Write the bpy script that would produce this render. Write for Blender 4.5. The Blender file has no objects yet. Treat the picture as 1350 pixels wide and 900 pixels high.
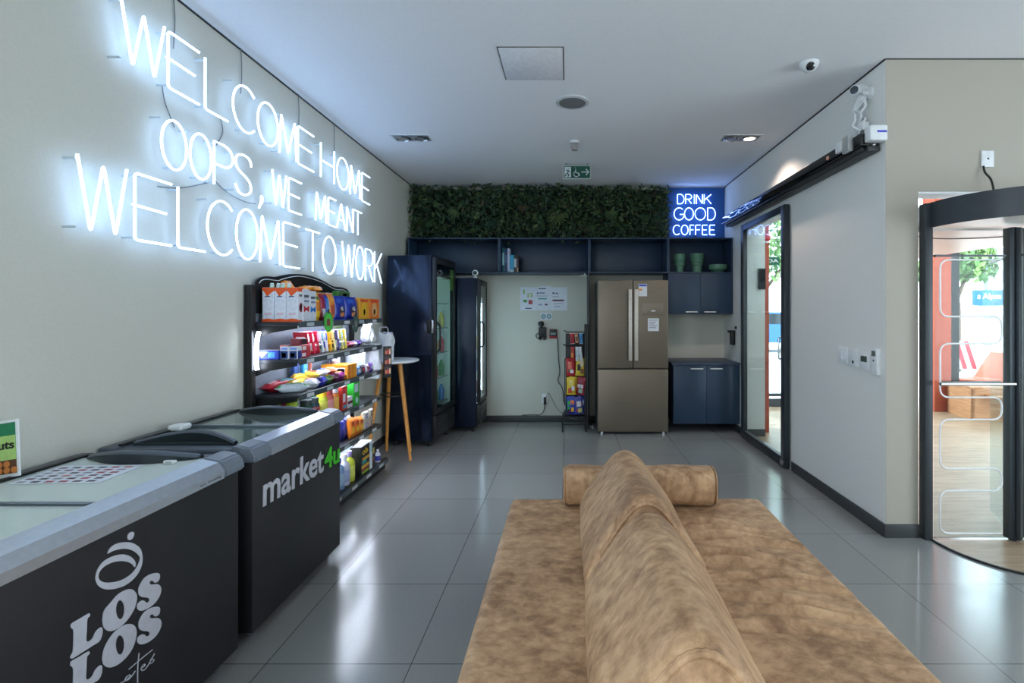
import bpy, bmesh, math, random
from mathutils import Vector, Matrix, Euler
random.seed(7)
PI = math.pi
S = bpy.context.scene
COL = S.collection

# ---------------------------------------------------------------- camera constants (image 1350 x 900)
F, PX0, PY0, EYE = 655.0, 750.0, 410.0, 1.455
def on_x(px, py, X):                 # image point on a plane of constant X -> (Y, Z)
    y = X * F / (px - PX0)
    return y, EYE + (PY0 - py) * y / F
def on_y(px, py, Y):                 # image point on a plane of constant Y -> (X, Z)
    return (px - PX0) * Y / F, EYE + (PY0 - py) * Y / F

WL, WR, CEIL, BACK, FRONT = -2.04, 2.04, 3.08, 6.53, 3.2

# ---------------------------------------------------------------- materials
def lin(c):
    r = []
    for v in c[:3]:
        v /= 255.0
        r.append(v / 12.92 if v <= 0.04045 else ((v + 0.055) / 1.055) ** 2.4)
    return (r[0], r[1], r[2], 1.0)
_M = {}
def mat(name, col, rough=0.5, metal=0.0, var=0.06, scale=30.0, bump=0.0, spec=0.5, emit=0.0, coat=0.0):
    """principled material whose colour wanders a little with a noise texture"""
    if name in _M: return _M[name]
    m = bpy.data.materials.new(name); m.use_nodes = True
    n = m.node_tree.nodes; l = m.node_tree.links
    b = n['Principled BSDF']
    c = lin(col)
    tc = n.new('ShaderNodeTexCoord'); nz = n.new('ShaderNodeTexNoise')
    nz.inputs['Scale'].default_value = scale; nz.inputs['Detail'].default_value = 4
    l.new(tc.outputs['Object'], nz.inputs['Vector'])
    rp = n.new('ShaderNodeValToRGB')
    rp.color_ramp.elements[0].position = 0.3; rp.color_ramp.elements[1].position = 0.7
    rp.color_ramp.elements[0].color = tuple(max(0, v * (1 - var)) for v in c[:3]) + (1,)
    rp.color_ramp.elements[1].color = tuple(min(1, v * (1 + var)) for v in c[:3]) + (1,)
    l.new(nz.outputs['Fac'], rp.inputs['Fac'])
    l.new(rp.outputs['Color'], b.inputs['Base Color'])
    b.inputs['Roughness'].default_value = rough; b.inputs['Metallic'].default_value = metal
    b.inputs['Specular IOR Level'].default_value = spec
    if coat: b.inputs['Coat Weight'].default_value = coat
    if bump:
        bp = n.new('ShaderNodeBump'); bp.inputs['Strength'].default_value = bump; bp.inputs['Distance'].default_value = 0.004
        l.new(nz.outputs['Fac'], bp.inputs['Height']); l.new(bp.outputs['Normal'], b.inputs['Normal'])
    if emit:
        l.new(rp.outputs['Color'], b.inputs['Emission Color']); b.inputs['Emission Strength'].default_value = emit
    _M[name] = m
    return m
def C(col, rough=0.45, kind='print'):
    return mat('%s_%02x%02x%02x_%d' % (kind, col[0], col[1], col[2], int(rough * 100)), col, rough, 0, 0.10, 60)
def glow(name, col, strength):
    m = bpy.data.materials.new(name); m.use_nodes = True
    n = m.node_tree.nodes; l = m.node_tree.links
    n.remove(n['Principled BSDF'])
    e = n.new('ShaderNodeEmission'); e.inputs['Color'].default_value = lin(col); e.inputs['Strength'].default_value = strength
    l.new(e.outputs[0], n['Material Output'].inputs['Surface'])
    return m
def glass(name, tint=(235, 245, 245), gloss=1.0, milky=0.0):
    """thin clear pane: mostly see-through, mirror-like at grazing angles"""
    m = bpy.data.materials.new(name); m.use_nodes = True
    n = m.node_tree.nodes; l = m.node_tree.links
    n.remove(n['Principled BSDF'])
    t = n.new('ShaderNodeBsdfTransparent'); t.inputs['Color'].default_value = lin(tint)
    g = n.new('ShaderNodeBsdfGlossy'); g.inputs['Roughness'].default_value = 0.02
    fr = n.new('ShaderNodeLayerWeight'); fr.inputs['Blend'].default_value = .5
    pw_ = n.new('ShaderNodeMath'); pw_.operation = 'POWER'; pw_.inputs[1].default_value = 4.0
    l.new(fr.outputs['Facing'], pw_.inputs[0])
    mu = n.new('ShaderNodeMath'); mu.operation = 'MULTIPLY_ADD'; mu.inputs[1].default_value = .75 * gloss; mu.inputs[2].default_value = .035 * gloss
    l.new(pw_.outputs[0], mu.inputs[0])
    mx = n.new('ShaderNodeMixShader')
    l.new(mu.outputs[0], mx.inputs[0]); l.new(t.outputs[0], mx.inputs[1]); l.new(g.outputs[0], mx.inputs[2])
    out = mx
    if milky:
        d = n.new('ShaderNodeBsdfDiffuse'); d.inputs['Color'].default_value = lin((240, 248, 244))
        m2 = n.new('ShaderNodeMixShader'); m2.inputs[0].default_value = milky
        l.new(mx.outputs[0], m2.inputs[1]); l.new(d.outputs[0], m2.inputs[2]); out = m2
    l.new(out.outputs[0], n['Material Output'].inputs['Surface'])
    return m

def floor_tile_mat():
    m = bpy.data.materials.new('grey_porcelain_tile'); m.use_nodes = True
    n = m.node_tree.nodes; l = m.node_tree.links; b = n['Principled BSDF']
    tc = n.new('ShaderNodeTexCoord'); mp = n.new('ShaderNodeMapping')
    mp.inputs['Location'].default_value = (0.65, -2.05, 0)
    l.new(tc.outputs['Object'], mp.inputs['Vector'])
    br = n.new('ShaderNodeTexBrick'); br.offset = 0; br.squash = 1
    br.inputs['Scale'].default_value = 1; br.inputs['Brick Width'].default_value = 0.6; br.inputs['Row Height'].default_value = 0.6
    br.inputs['Mortar Size'].default_value = 0.002; br.inputs['Mortar Smooth'].default_value = 0.0
    br.inputs['Color1'].default_value = lin((146, 147, 144)); br.inputs['Color2'].default_value = lin((141, 142, 139))
    br.inputs['Mortar'].default_value = lin((78, 78, 76))
    l.new(mp.outputs[0], br.inputs['Vector'])
    nz = n.new('ShaderNodeTexNoise'); nz.inputs['Scale'].default_value = 90; nz.inputs['Detail'].default_value = 5
    l.new(tc.outputs['Object'], nz.inputs['Vector'])
    mx = n.new('ShaderNodeMix'); mx.data_type = 'RGBA'; mx.blend_type = 'OVERLAY'; mx.inputs[0].default_value = 0.10
    l.new(br.outputs['Color'], mx.inputs[6]); l.new(nz.outputs['Color'], mx.inputs[7])
    hs = n.new('ShaderNodeHueSaturation'); hs.inputs['Saturation'].default_value = 0.3
    l.new(mx.outputs[2], hs.inputs['Color']); l.new(hs.outputs[0], b.inputs['Base Color'])
    rr = n.new('ShaderNodeMapRange'); rr.inputs[3].default_value = 0.13; rr.inputs[4].default_value = 0.22
    l.new(nz.outputs['Fac'], rr.inputs[0]); l.new(rr.outputs[0], b.inputs['Roughness'])
    b.inputs['Specular IOR Level'].default_value = 0.9
    return m
def wood_mat(name, a, b_, scale=(1.0, 12.0, 12.0), rough=0.4, plank=False):
    m = bpy.data.materials.new(name); m.use_nodes = True
    n = m.node_tree.nodes; l = m.node_tree.links; b = n['Principled BSDF']
    tc = n.new('ShaderNodeTexCoord'); mp = n.new('ShaderNodeMapping'); mp.inputs['Scale'].default_value = scale
    l.new(tc.outputs['Object'], mp.inputs['Vector'])
    nz = n.new('ShaderNodeTexNoise'); nz.inputs['Scale'].default_value = 3; nz.inputs['Detail'].default_value = 8; nz.inputs['Distortion'].default_value = 0.6
    l.new(mp.outputs[0], nz.inputs['Vector'])
    rp = n.new('ShaderNodeValToRGB'); rp.color_ramp.elements[0].position = .35; rp.color_ramp.elements[1].position = .65
    rp.color_ramp.elements[0].color = lin(a); rp.color_ramp.elements[1].color = lin(b_)
    l.new(nz.outputs['Fac'], rp.inputs['Fac'])
    src = rp.outputs['Color']
    if plank:
        br = n.new('ShaderNodeTexBrick'); br.offset = 0.37
        br.inputs['Scale'].default_value = 1; br.inputs['Brick Width'].default_value = 1.3; br.inputs['Row Height'].default_value = 0.19
        br.inputs['Mortar Size'].default_value = 0.002
        br.inputs['Color1'].default_value = (1, 1, 1, 1); br.inputs['Color2'].default_value = (.84, .84, .84, 1); br.inputs['Mortar'].default_value = (.5, .45, .4, 1)
        l.new(tc.outputs['Object'], br.inputs['Vector'])
        mx = n.new('ShaderNodeMix'); mx.data_type = 'RGBA'; mx.blend_type = 'MULTIPLY'; mx.inputs[0].default_value = 1
        l.new(src, mx.inputs[6]); l.new(br.outputs['Color'], mx.inputs[7]); src = mx.outputs[2]
    l.new(src, b.inputs['Base Color']); b.inputs['Roughness'].default_value = rough
    return m
def suede_mat():
    m = bpy.data.materials.new('tan_suede'); m.use_nodes = True
    n = m.node_tree.nodes; l = m.node_tree.links; b = n['Principled BSDF']
    tc = n.new('ShaderNodeTexCoord'); mp = n.new('ShaderNodeMapping'); mp.inputs['Scale'].default_value = (1.0, 1.35, .8); mp.inputs['Rotation'].default_value = (0, 0, .5)
    l.new(tc.outputs['Object'], mp.inputs['Vector'])
    n1 = n.new('ShaderNodeTexNoise'); n1.inputs['Scale'].default_value = 19.0; n1.inputs['Detail'].default_value = 6; n1.inputs['Roughness'].default_value = .62; n1.inputs['Distortion'].default_value = .25
    n2 = n.new('ShaderNodeTexNoise'); n2.inputs['Scale'].default_value = 2.6; n2.inputs['Detail'].default_value = 3
    l.new(mp.outputs[0], n1.inputs['Vector']); l.new(mp.outputs[0], n2.inputs['Vector'])
    ad = n.new('ShaderNodeMath'); ad.operation = 'MULTIPLY_ADD'; ad.inputs[1].default_value = .45
    l.new(n2.outputs['Fac'], ad.inputs[0]); 
    sc = n.new('ShaderNodeMath'); sc.operation = 'MULTIPLY'; sc.inputs[1].default_value = .62
    l.new(n1.outputs['Fac'], sc.inputs[0]); l.new(sc.outputs[0], ad.inputs[2])
    rp = n.new('ShaderNodeValToRGB'); e = rp.color_ramp.elements
    e[0].position = .41; e[0].color = lin((134, 99, 70)); e[1].position = .65; e[1].color = lin((202, 164, 126))
    x = e.new(.53); x.color = lin((174, 136, 101))
    l.new(ad.outputs[0], rp.inputs['Fac']); l.new(rp.outputs['Color'], b.inputs['Base Color'])
    b.inputs['Roughness'].default_value = .58; b.inputs['Specular IOR Level'].default_value = .4
    b.inputs['Sheen Weight'].default_value = .15; b.inputs['Sheen Roughness'].default_value = .5
    b.inputs['Sheen Tint'].default_value = lin((235, 205, 170))
    n3 = n.new('ShaderNodeTexNoise'); n3.inputs['Scale'].default_value = 220; n3.inputs['Detail'].default_value = 2
    l.new(tc.outputs['Object'], n3.inputs['Vector'])
    bp = n.new('ShaderNodeBump'); bp.inputs['Strength'].default_value = .12; bp.inputs['Distance'].default_value = .002
    l.new(n3.outputs['Fac'], bp.inputs['Height']); l.new(bp.outputs['Normal'], b.inputs['Normal'])
    return m
def steel_mat():
    m = bpy.data.materials.new('brushed_steel'); m.use_nodes = True
    n = m.node_tree.nodes; l = m.node_tree.links; b = n['Principled BSDF']
    tc = n.new('ShaderNodeTexCoord'); mp = n.new('ShaderNodeMapping'); mp.inputs['Scale'].default_value = (2, 2, 260)
    l.new(tc.outputs['Object'], mp.inputs['Vector'])
    nz = n.new('ShaderNodeTexNoise'); nz.inputs['Scale'].default_value = 2; nz.inputs['Detail'].default_value = 3
    l.new(mp.outputs[0], nz.inputs['Vector'])
    rp = n.new('ShaderNodeValToRGB'); rp.color_ramp.elements[0].color = lin((112, 102, 90)); rp.color_ramp.elements[1].color = lin((136, 124, 110))
    l.new(nz.outputs['Fac'], rp.inputs['Fac']); l.new(rp.outputs['Color'], b.inputs['Base Color'])
    b.inputs['Metallic'].default_value = .75; b.inputs['Roughness'].default_value = .42
    return m

# ---------------------------------------------------------------- mesh builder
class MB:
    def __init__(s): s.bm = bmesh.new(); s.mi = 0
    def _take(s, t, M=None):
        mp = {}
        for v in t.verts: mp[v] = s.bm.verts.new(M @ v.co if M else v.co)
        for f in t.faces:
            try:
                g = s.bm.faces.new([mp[v] for v in f.verts]); g.material_index = s.mi
            except ValueError: pass
        t.free()
        return s
    def box(s, x0, x1, y0, y1, z0, z1, bev=0.0, seg=2, M=None):
        t = bmesh.new()
        bmesh.ops.create_cube(t, size=1)
        for v in t.verts:
            v.co = ((x0 + x1) / 2 + v.co.x * (x1 - x0), (y0 + y1) / 2 + v.co.y * (y1 - y0), (z0 + z1) / 2 + v.co.z * (z1 - z0))
        if bev: bmesh.ops.bevel(t, geom=list(t.edges), offset=bev, segments=seg, affect='EDGES', profile=.5)
        return s._take(t, M)
    def faces(s, verts, faces, M=None):
        t = bmesh.new(); vs = [t.verts.new(v) for v in verts]
        for f in faces: t.faces.new([vs[i] for i in f])
        return s._take(t, M)
    def grid(s, P, nu, nv, closed_u=False):
        vs = [[s.bm.verts.new(P(i, j)) for j in range(nv)] for i in range(nu)]
        for i in range(nu if closed_u else nu - 1):
            for j in range(nv - 1):
                a, b = vs[i], vs[(i + 1) % nu]
                try: s.bm.faces.new([a[j], b[j], b[j + 1], a[j + 1]]).material_index = s.mi
                except ValueError: pass
        return vs
    def tube(s, pts, r, n=8, closed=False, caps=True):
        P = [Vector(p) for p in pts]; k = len(P); rings = []
        up = None
        for i in range(k):
            a = P[(i - 1) % k] if (closed or i) else P[0]
            b = P[(i + 1) % k] if (closed or i < k - 1) else P[-1]
            d = (b - a)
            d = d.normalized() if d.length > 1e-9 else Vector((0, 0, 1))
            if up is None:
                up = Vector((0, 0, 1)) if abs(d.z) < .9 else Vector((1, 0, 0))
            u = (up - d * up.dot(d))
            u = u.normalized() if u.length > 1e-6 else d.orthogonal().normalized()
            up = u; w = d.cross(u)
            rr = r[i] if isinstance(r, (list, tuple)) else r
            rings.append([s.bm.verts.new(P[i] + (u * math.cos(2 * PI * q / n) + w * math.sin(2 * PI * q / n)) * rr) for q in range(n)])
        for i in range(k if closed else k - 1):
            a, b = rings[i], rings[(i + 1) % k]
            for q in range(n):
                s.bm.faces.new([a[q], a[(q + 1) % n], b[(q + 1) % n], b[q]]).material_index = s.mi
        if caps and not closed:
            s.bm.faces.new(rings[0][::-1]).material_index = s.mi; s.bm.faces.new(rings[-1]).material_index = s.mi
        return s
    def cyl(s, p0, p1, r0, r1=None, n=20): return s.tube([p0, p1], [r0, r0 if r1 is None else r1], n)
    def lathe(s, prof, c=(0, 0, 0), n=28, M=None):
        t = bmesh.new(); rings = []
        for r, z in prof:
            rings.append([t.verts.new((c[0] + max(r, 1e-5) * math.cos(2 * PI * q / n), c[1] + max(r, 1e-5) * math.sin(2 * PI * q / n), c[2] + z)) for q in range(n)])
        for a, b in zip(rings, rings[1:]):
            for q in range(n): t.faces.new([a[q], a[(q + 1) % n], b[(q + 1) % n], b[q]])
        t.faces.new(rings[0][::-1]); t.faces.new(rings[-1])
        return s._take(t, M)
    def prism(s, poly, fn, a0, a1):
        """poly in (u, v) extruded from a0 to a1 along the third axis; fn(u, v, a) -> xyz"""
        n = len(poly)
        A = [s.bm.verts.new(fn(u, v, a0)) for u, v in poly]; B = [s.bm.verts.new(fn(u, v, a1)) for u, v in poly]
        s.bm.faces.new(A[::-1]).material_index = s.mi; s.bm.faces.new(B).material_index = s.mi
        for i in range(n):
            s.bm.faces.new([A[i], A[(i + 1) % n], B[(i + 1) % n], B[i]]).material_index = s.mi
        return s
    def build(s, name, mats, parent=None, smooth=40, loc=None, rot=None, label=None):
        bm = s.bm
        bmesh.ops.recalc_face_normals(bm, faces=list(bm.faces))
        if smooth:
            for f in bm.faces: f.smooth = True
            lim = math.radians(smooth)
            for e in bm.edges:
                if len(e.link_faces) == 2: e.smooth = e.calc_face_angle(0) < lim
        me = bpy.data.meshes.new(name); bm.to_mesh(me); bm.free()
        for m in (mats if isinstance(mats, (list, tuple)) else [mats]): me.materials.append(m)
        o = bpy.data.objects.new(name, me); COL.objects.link(o)
        if parent is not None: o.parent = parent
        if loc is not None: o.location = loc
        if rot is not None: o.rotation_euler = rot
        if label: o['label'] = label
        return o
def thing(name, label, cat, loc=(0, 0, 0), rot=(0, 0, 0), group=None):
    o = bpy.data.objects.new(name, None); COL.objects.link(o); o.empty_display_size = .1
    o.location = loc; o.rotation_euler = rot
    return tag(o, label, cat, group)
def tag(o, label, cat, group=None):
    o['label'] = label; o['category'] = cat
    if group: o['group'] = group
    return o
def struct(o, label=None):
    o['kind'] = 'structure'
    if label: o['label'] = label
    return o

def dense(pts, k=6, closed=True):
    """Catmull-Rom smoothing of a traced outline"""
    n = len(pts); out = []
    for i in range(n if closed else n - 1):
        p0, p1, p2, p3 = [pts[(i + j) % n] if closed else pts[min(max(i + j, 0), n - 1)] for j in (-1, 0, 1, 2)]
        for q in range(k):
            t = q / k
            out.append(tuple(.5 * (2 * b + (-a + c) * t + (2 * a - 5 * b + 4 * c - d) * t * t + (-a + 3 * b - 3 * c + d) * t ** 3) for a, b, c, d in zip(p0, p1, p2, p3)))
    if not closed: out.append(tuple(pts[-1]))
    return out
def rounded(pts, r, k=4):
    """soften the corners of an open polyline"""
    P = [Vector(p) for p in pts]; out = [P[0]]
    for i in range(1, len(P) - 1):
        a, b, c = P[i - 1], P[i], P[i + 1]
        d0 = min(r, (a - b).length * .45); d1 = min(r, (c - b).length * .45)
        A = b + (a - b).normalized() * d0; B = b + (c - b).normalized() * d1
        for q in range(k + 1):
            t = q / k; out.append(A * (1 - t) ** 2 + b * 2 * t * (1 - t) + B * t * t)
    out.append(P[-1])
    return out
def filled(name, loops, fn, thick, m, parent, label=None):
    """flat lettering: 2-D outlines (holes allowed) filled, given a thickness and mapped by fn(u, v, depth)"""
    cu = bpy.data.curves.new(name, 'CURVE'); cu.dimensions = '2D'; cu.fill_mode = 'BOTH'; cu.extrude = thick / 2
    for lp in loops:
        sp = cu.splines.new('POLY'); sp.points.add(len(lp) - 1)
        for p, q in zip(sp.points, lp): p.co = (q[0], q[1], 0, 1)
        sp.use_cyclic_u = True
    return _curve_to_mesh(name, cu, fn, thick, m, parent, label)
def _curve_to_mesh(name, cu, fn, thick, m, parent, label=None):
    t = bpy.data.objects.new(name + '_tmp', cu); COL.objects.link(t)
    dg = bpy.context.evaluated_depsgraph_get(); dg.update()
    me = bpy.data.meshes.new_from_object(t.evaluated_get(dg))
    bpy.data.objects.remove(t)
    for v in me.vertices: v.co = fn(v.co.x, v.co.y, v.co.z + thick / 2)
    me.materials.clear(); me.materials.append(m); me.name = name
    bm = bmesh.new(); bm.from_mesh(me); bmesh.ops.recalc_face_normals(bm, faces=list(bm.faces)); bm.to_mesh(me); bm.free()
    o = bpy.data.objects.new(name, me); COL.objects.link(o)
    if parent is not None: o.parent = parent
    if label: o['label'] = label
    return o
def text(name, s, o0, ud, vd, w, h, m, parent=None, thick=.001, bold=0.0, label=None, shear=0.0):
    """writing set in the plane o0 + u*ud + v*vd, w wide and h high"""
    cu = bpy.data.curves.new(name, 'FONT'); cu.body = s; cu.size = 1; cu.extrude = .01; cu.offset = bold; cu.shear = shear
    cu.resolution_u = 4
    t = bpy.data.objects.new(name + '_tmp', cu); COL.objects.link(t)
    dg = bpy.context.evaluated_depsgraph_get(); dg.update()
    me = bpy.data.meshes.new_from_object(t.evaluated_get(dg)); bpy.data.objects.remove(t)
    xs = [v.co.x for v in me.vertices]; ys = [v.co.y for v in me.vertices]
    x0, x1, y0, y1 = min(xs), max(xs), min(ys), max(ys)
    o0, ud, vd = Vector(o0), Vector(ud), Vector(vd); nd = ud.cross(vd)
    if h is None: h = w * (y1 - y0) / (x1 - x0)
    for v in me.vertices:
        v.co = o0 + ud * ((v.co.x - x0) / (x1 - x0) * w) + vd * ((v.co.y - y0) / (y1 - y0) * h) + nd * ((v.co.z + .01) / .02 * thick)
    me.materials.clear(); me.materials.append(m)
    o = bpy.data.objects.new(name, me); COL.objects.link(o)
    if parent is not None: o.parent = parent
    if label: o['label'] = label
    return o

# ---------------------------------------------------------------- shared materials
WALL = mat('beige_wall_paint', (205, 204, 193), .85, 0, .03, 140, .08)
CEILM = mat('white_ceiling_paint', (240, 240, 242), .9, 0, .02, 60)
TILE = floor_tile_mat()
WALL_R = mat('wall_paint_lit_tint', (226, 226, 221), .85, 0, .03, 140, .08)  # right wall colour lightened and cooled to carry the neon light falling there
WALL_E = mat('wall_paint_shade_tint', (174, 167, 155), .85, 0, .03, 140, .08)  # entrance wall colour darkened and warmed to carry its dimmer light
DARKTRIM = mat('charcoal_trim', (58, 60, 62), .5)
BLACK = mat('black_paint', (18, 19, 21), .45)
BLACKGLOSS = mat('glossy_black', (14, 15, 18), .04, 0, .02, 20, 0, .8)
NAVY = mat('navy_laminate', (36, 56, 80), .42, 0, .05, 40)
NAVYPANEL = mat('navy_wall_panel', (34, 84, 150), .5, 0, .04, 30)
SUEDE = suede_mat()
STEEL = steel_mat()
CHROME = mat('satin_chrome', (210, 212, 214), .22, .95, .03)
ALU = mat('brushed_aluminium', (196, 202, 212), .3, .7, .05, 50)
GREYPLASTIC = mat('slate_grey_plastic', (72, 80, 92), .38, 0, .05)
GREYPLASTIC2 = mat('lid_grey_plastic', (112, 120, 132), .38, 0, .05)
FREEZERBODY = mat('freezer_black_vinyl', (34, 33, 37), .5, 0, .12, 80)
COOLER = mat('cooler_black_metal', (21, 33, 54), .2, .5, .06, 30)
WHITEP = mat('white_plastic', (226, 228, 230), .4)
OFFWHITE = mat('off_white_print', (214, 216, 222), .5)
LINER = mat('white_liner', (224, 232, 230), .5)
PAPER = mat('white_paper', (222, 226, 236), .7)
WOODLEG = wood_mat('oak_leg', (196, 128, 52), (226, 158, 78), (14, 14, 1.5))
ORANGE = mat('orange_render', (172, 84, 62), .8, 0, .05, 20)
GLASS = glass('clear_glass')
GREENGLASS = glass('greenish_glass', (222, 240, 232), 1.0)
LEAFGLASS = glass('leaf_glass', (240, 246, 246), .3)
DOORGLASS = glass('door_glass', (236, 244, 244), 1.1)
NEON = glow('neon_white', (166, 204, 255), 6.5)
NEONBLUE = glow('neon_blue_white', (150, 186, 255), 7.0)
LED = glow('led_white', (226, 236, 255), 42.0)
CORDM = mat('grey_cord', (120, 122, 124), .5)
CLEARP = glass('clear_acrylic', (240, 245, 248), .8)
WORLD_STRENGTH, SUN_STRENGTH, SPOT_W, EXPOSURE = 7.6, 3, 28, 0.40
# ================================================================ THE SETTING
b = MB(); b.box(-2.2, 6.0, -3.4, BACK + .15, -.1, 0); struct(b.build('floor', TILE, smooth=0))
b = MB(); b.box(-2.2, 6.0, -3.4, FRONT + .15, CEIL, CEIL + .15); b.box(-2.2, 2.3, FRONT + .15, BACK + .15, CEIL, CEIL + .15)
struct(b.build('ceiling', CEILM, smooth=0))
b = MB(); b.box(WL - .16, WL, -.62, BACK + .15, 0, CEIL); b.box(WL - .16, WL, -3.4, -.62, 0, .25); b.box(WL - .16, WL, -3.4, -.62, 2.85, CEIL); struct(b.build('wall_left', WALL, smooth=0))
b = MB(); b.box(WL, WR + .24, BACK, BACK + .15, 0, CEIL); struct(b.build('wall_back', WALL, smooth=0))
b = MB()                                     # right wall with the sliding-door opening
DY0, DY1, DH = 4.77, 5.776, 2.42
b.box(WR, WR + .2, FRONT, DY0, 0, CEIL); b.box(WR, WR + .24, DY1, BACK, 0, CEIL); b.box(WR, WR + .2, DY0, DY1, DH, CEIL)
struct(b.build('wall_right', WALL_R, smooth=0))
OX0, OX1, OZ = 2.25, 3.6, 2.227              # opening of the round door in the wall that faces us
b = MB()
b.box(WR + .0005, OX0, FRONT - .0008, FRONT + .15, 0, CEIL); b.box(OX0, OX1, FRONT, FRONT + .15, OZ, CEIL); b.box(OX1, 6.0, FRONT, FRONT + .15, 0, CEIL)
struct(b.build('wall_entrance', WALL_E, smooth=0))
b = MB(); b.box(6.0, 6.15, -3.4, -2.2, 0, CEIL); b.box(6.0, 6.15, 1.2, FRONT + .15, 0, CEIL); b.box(6.0, 6.15, -2.2, 1.2, 0, .3); b.box(6.0, 6.15, -2.2, 1.2, 2.75, CEIL); struct(b.build('wall_far_right', WALL, smooth=0))
b = MB()
for y in (-2.2, -1.1, .0, 1.12): b.box(6.03, 6.1, y, y + .08, .3, 2.75)
struct(b.build('window_unseen_right', DARKTRIM, smooth=0))  # unseen right window, placed and sized to light the left wall
# unseen wall behind the camera, kept solid to cut light on the entrance wall
b = MB()
b.box(-2.2, 6.15, -3.4, -3.3, 0, CEIL); struct(b.build('wall_street', WALL, smooth=0))
b = MB()
for y in (-3.3, -2.0, -.7): b.box(WL - .1, WL - .02, y, y + .08, .25, 2.85)
struct(b.build('window_added_left', DARKTRIM, smooth=0))  # unseen left window, added to bring light in from the side
# shadow gap along the ceiling
b = MB(); b.box(WL, WL + .008, .7, BACK, CEIL - .008, CEIL); struct(b.build('trim_1', BLACK, smooth=0))
b = MB(); b.box(WR - .008, WR, FRONT, BACK, CEIL - .008, CEIL); struct(b.build('trim_2', BLACK, smooth=0))
b = MB(); b.box(WR, 6.0, FRONT - .006, FRONT, CEIL - .006, CEIL); struct(b.build('trim_3', DARKTRIM, smooth=0))
def skirting(name, *a):
    q = MB(); q.box(*a, 0, .085, bev=.004); struct(q.build(name, DARKTRIM))
skirting('baseboard_left', WL, WL + .015, .7, BACK - .016)
skirting('baseboard_back', WL + .016, WR - .016, BACK - .015, BACK)
skirting('baseboard_right', WR - .015, WR, FRONT, 4.53)
skirting('baseboard_right_far', WR - .015, WR, 5.74, BACK - .02)
skirting('baseboard_entrance', WR - .015, OX0, FRONT - .015, FRONT)
skirting('baseboard_jamb', WR + .01, WR + .24, DY1 - .012, DY1)
# white strip painted for the lit underside of the lintel over the round door
b = MB(); b.box(OX0, OX1, FRONT + .001, FRONT + .149, OZ - .016, OZ - .002); struct(b.build('lintel_lit_strip', WHITEP, smooth=0))

# lobby and street beyond the doors
PLANK = wood_mat('pale_oak_floor', (150, 124, 100), (178, 152, 126), (1.2, 9, 9), .4, True)
b = MB(); b.box(WR + .2, 9.5, FRONT + .15, 8.2, -.1, .002); b.box(WR + .06, WR + .2, DY0, DY1, -.1, .002); b.box(OX0, OX1, FRONT - .002, FRONT + .15, -.1, .002)
struct(b.build('floor_lobby', PLANK, smooth=0))
b = MB(); b.box(2.3, 9.6, FRONT + .16, 8.3, 3.8, 3.95); struct(b.build('lobby_shade_roof', CEILM, smooth=0))  # unseen roof added to keep sun and sky off the lobby
b = MB(); b.box(9.5, 9.6, FRONT + .16, 8.3, 0, 3.8); b.box(7.5, 9.5, 8.2, 8.3, 0, 3.8); b.box(3.75, 4.95, 8.2, 8.3, 0, 3.8); struct(b.build('lobby_shade_walls', WALL, smooth=0))  # unseen walls added to narrow the opening and dim the lobby
PAVE = mat('pale_concrete', (206, 206, 202), .8, 0, .05, 3)
b = MB(); b.box(-4, 40, 8.2, 60, -.12, -.02); struct(b.build('street_ground', PAVE, smooth=0))
b = MB(); b.box(5.28, 5.52, 7.17, 7.42, 0, 3.7, bev=.004); struct(b.build('column_1', ORANGE), 'orange painted column beyond the round door')
b = MB(); b.box(2.345, 2.40, 5.95, 6.05, 0, 2.6, bev=.004); struct(b.build('column_2', ORANGE), 'orange painted column behind the sliding glass door')
b = MB(); b.box(5.02, 5.26, 7.5, 7.7, 0, 3.7, bev=.004); struct(b.build('column_3', mat('pinkish_white_render', (236, 222, 216), .8)), 'pale column beside the orange one beyond the round door')
b = MB(); b.box(5.55, 5.74, 7.3, 7.45, 0, 3.7, bev=.004); struct(b.build('column_4', mat('dark_grey_post', (20, 25, 27), .6)), 'dark grey post beside the orange column')
b = MB(); b.box(2.7, 4.9, 7.55, 7.62, .0, .12); b.box(2.7, 4.9, 7.55, 7.62, .16, .2); struct(b.build('trim_5', DARKTRIM, smooth=0))

# ---------------------------------------------------------------- street beyond
def leaf_cloud(name, m, parent, centres, n, size, seed):
    rnd = random.Random(seed); q = MB()
    for k in range(n):
        c, r = centres[k % len(centres)]
        d = Vector((rnd.gauss(0, 1), rnd.gauss(0, 1), rnd.gauss(0, 1))).normalized() * r * rnd.random() ** .4
        p = Vector(c) + d
        M = Matrix.Translation(p) @ Euler((rnd.uniform(0, 6), rnd.uniform(0, 6), rnd.uniform(0, 6))).to_matrix().to_4x4()
        s = size * rnd.uniform(.6, 1.3)
        q.mi = rnd.randrange(len(m))
        q.faces([(-.5 * s, 0, 0), (0, -.25 * s, .06 * s), (.5 * s, 0, 0), (0, .25 * s, .06 * s)], [(0, 1, 2, 3)], M)
    o = q.build(name, m, parent, smooth=0); o['kind'] = 'stuff'
    return o
LEAFS = [mat('leaf_a', (92, 128, 72), .6), mat('leaf_b', (128, 156, 92), .6), mat('leaf_c', (70, 104, 62), .6)]
BARK = mat('bark', (96, 82, 68), .9, 0, .2, 12, .5)
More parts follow.
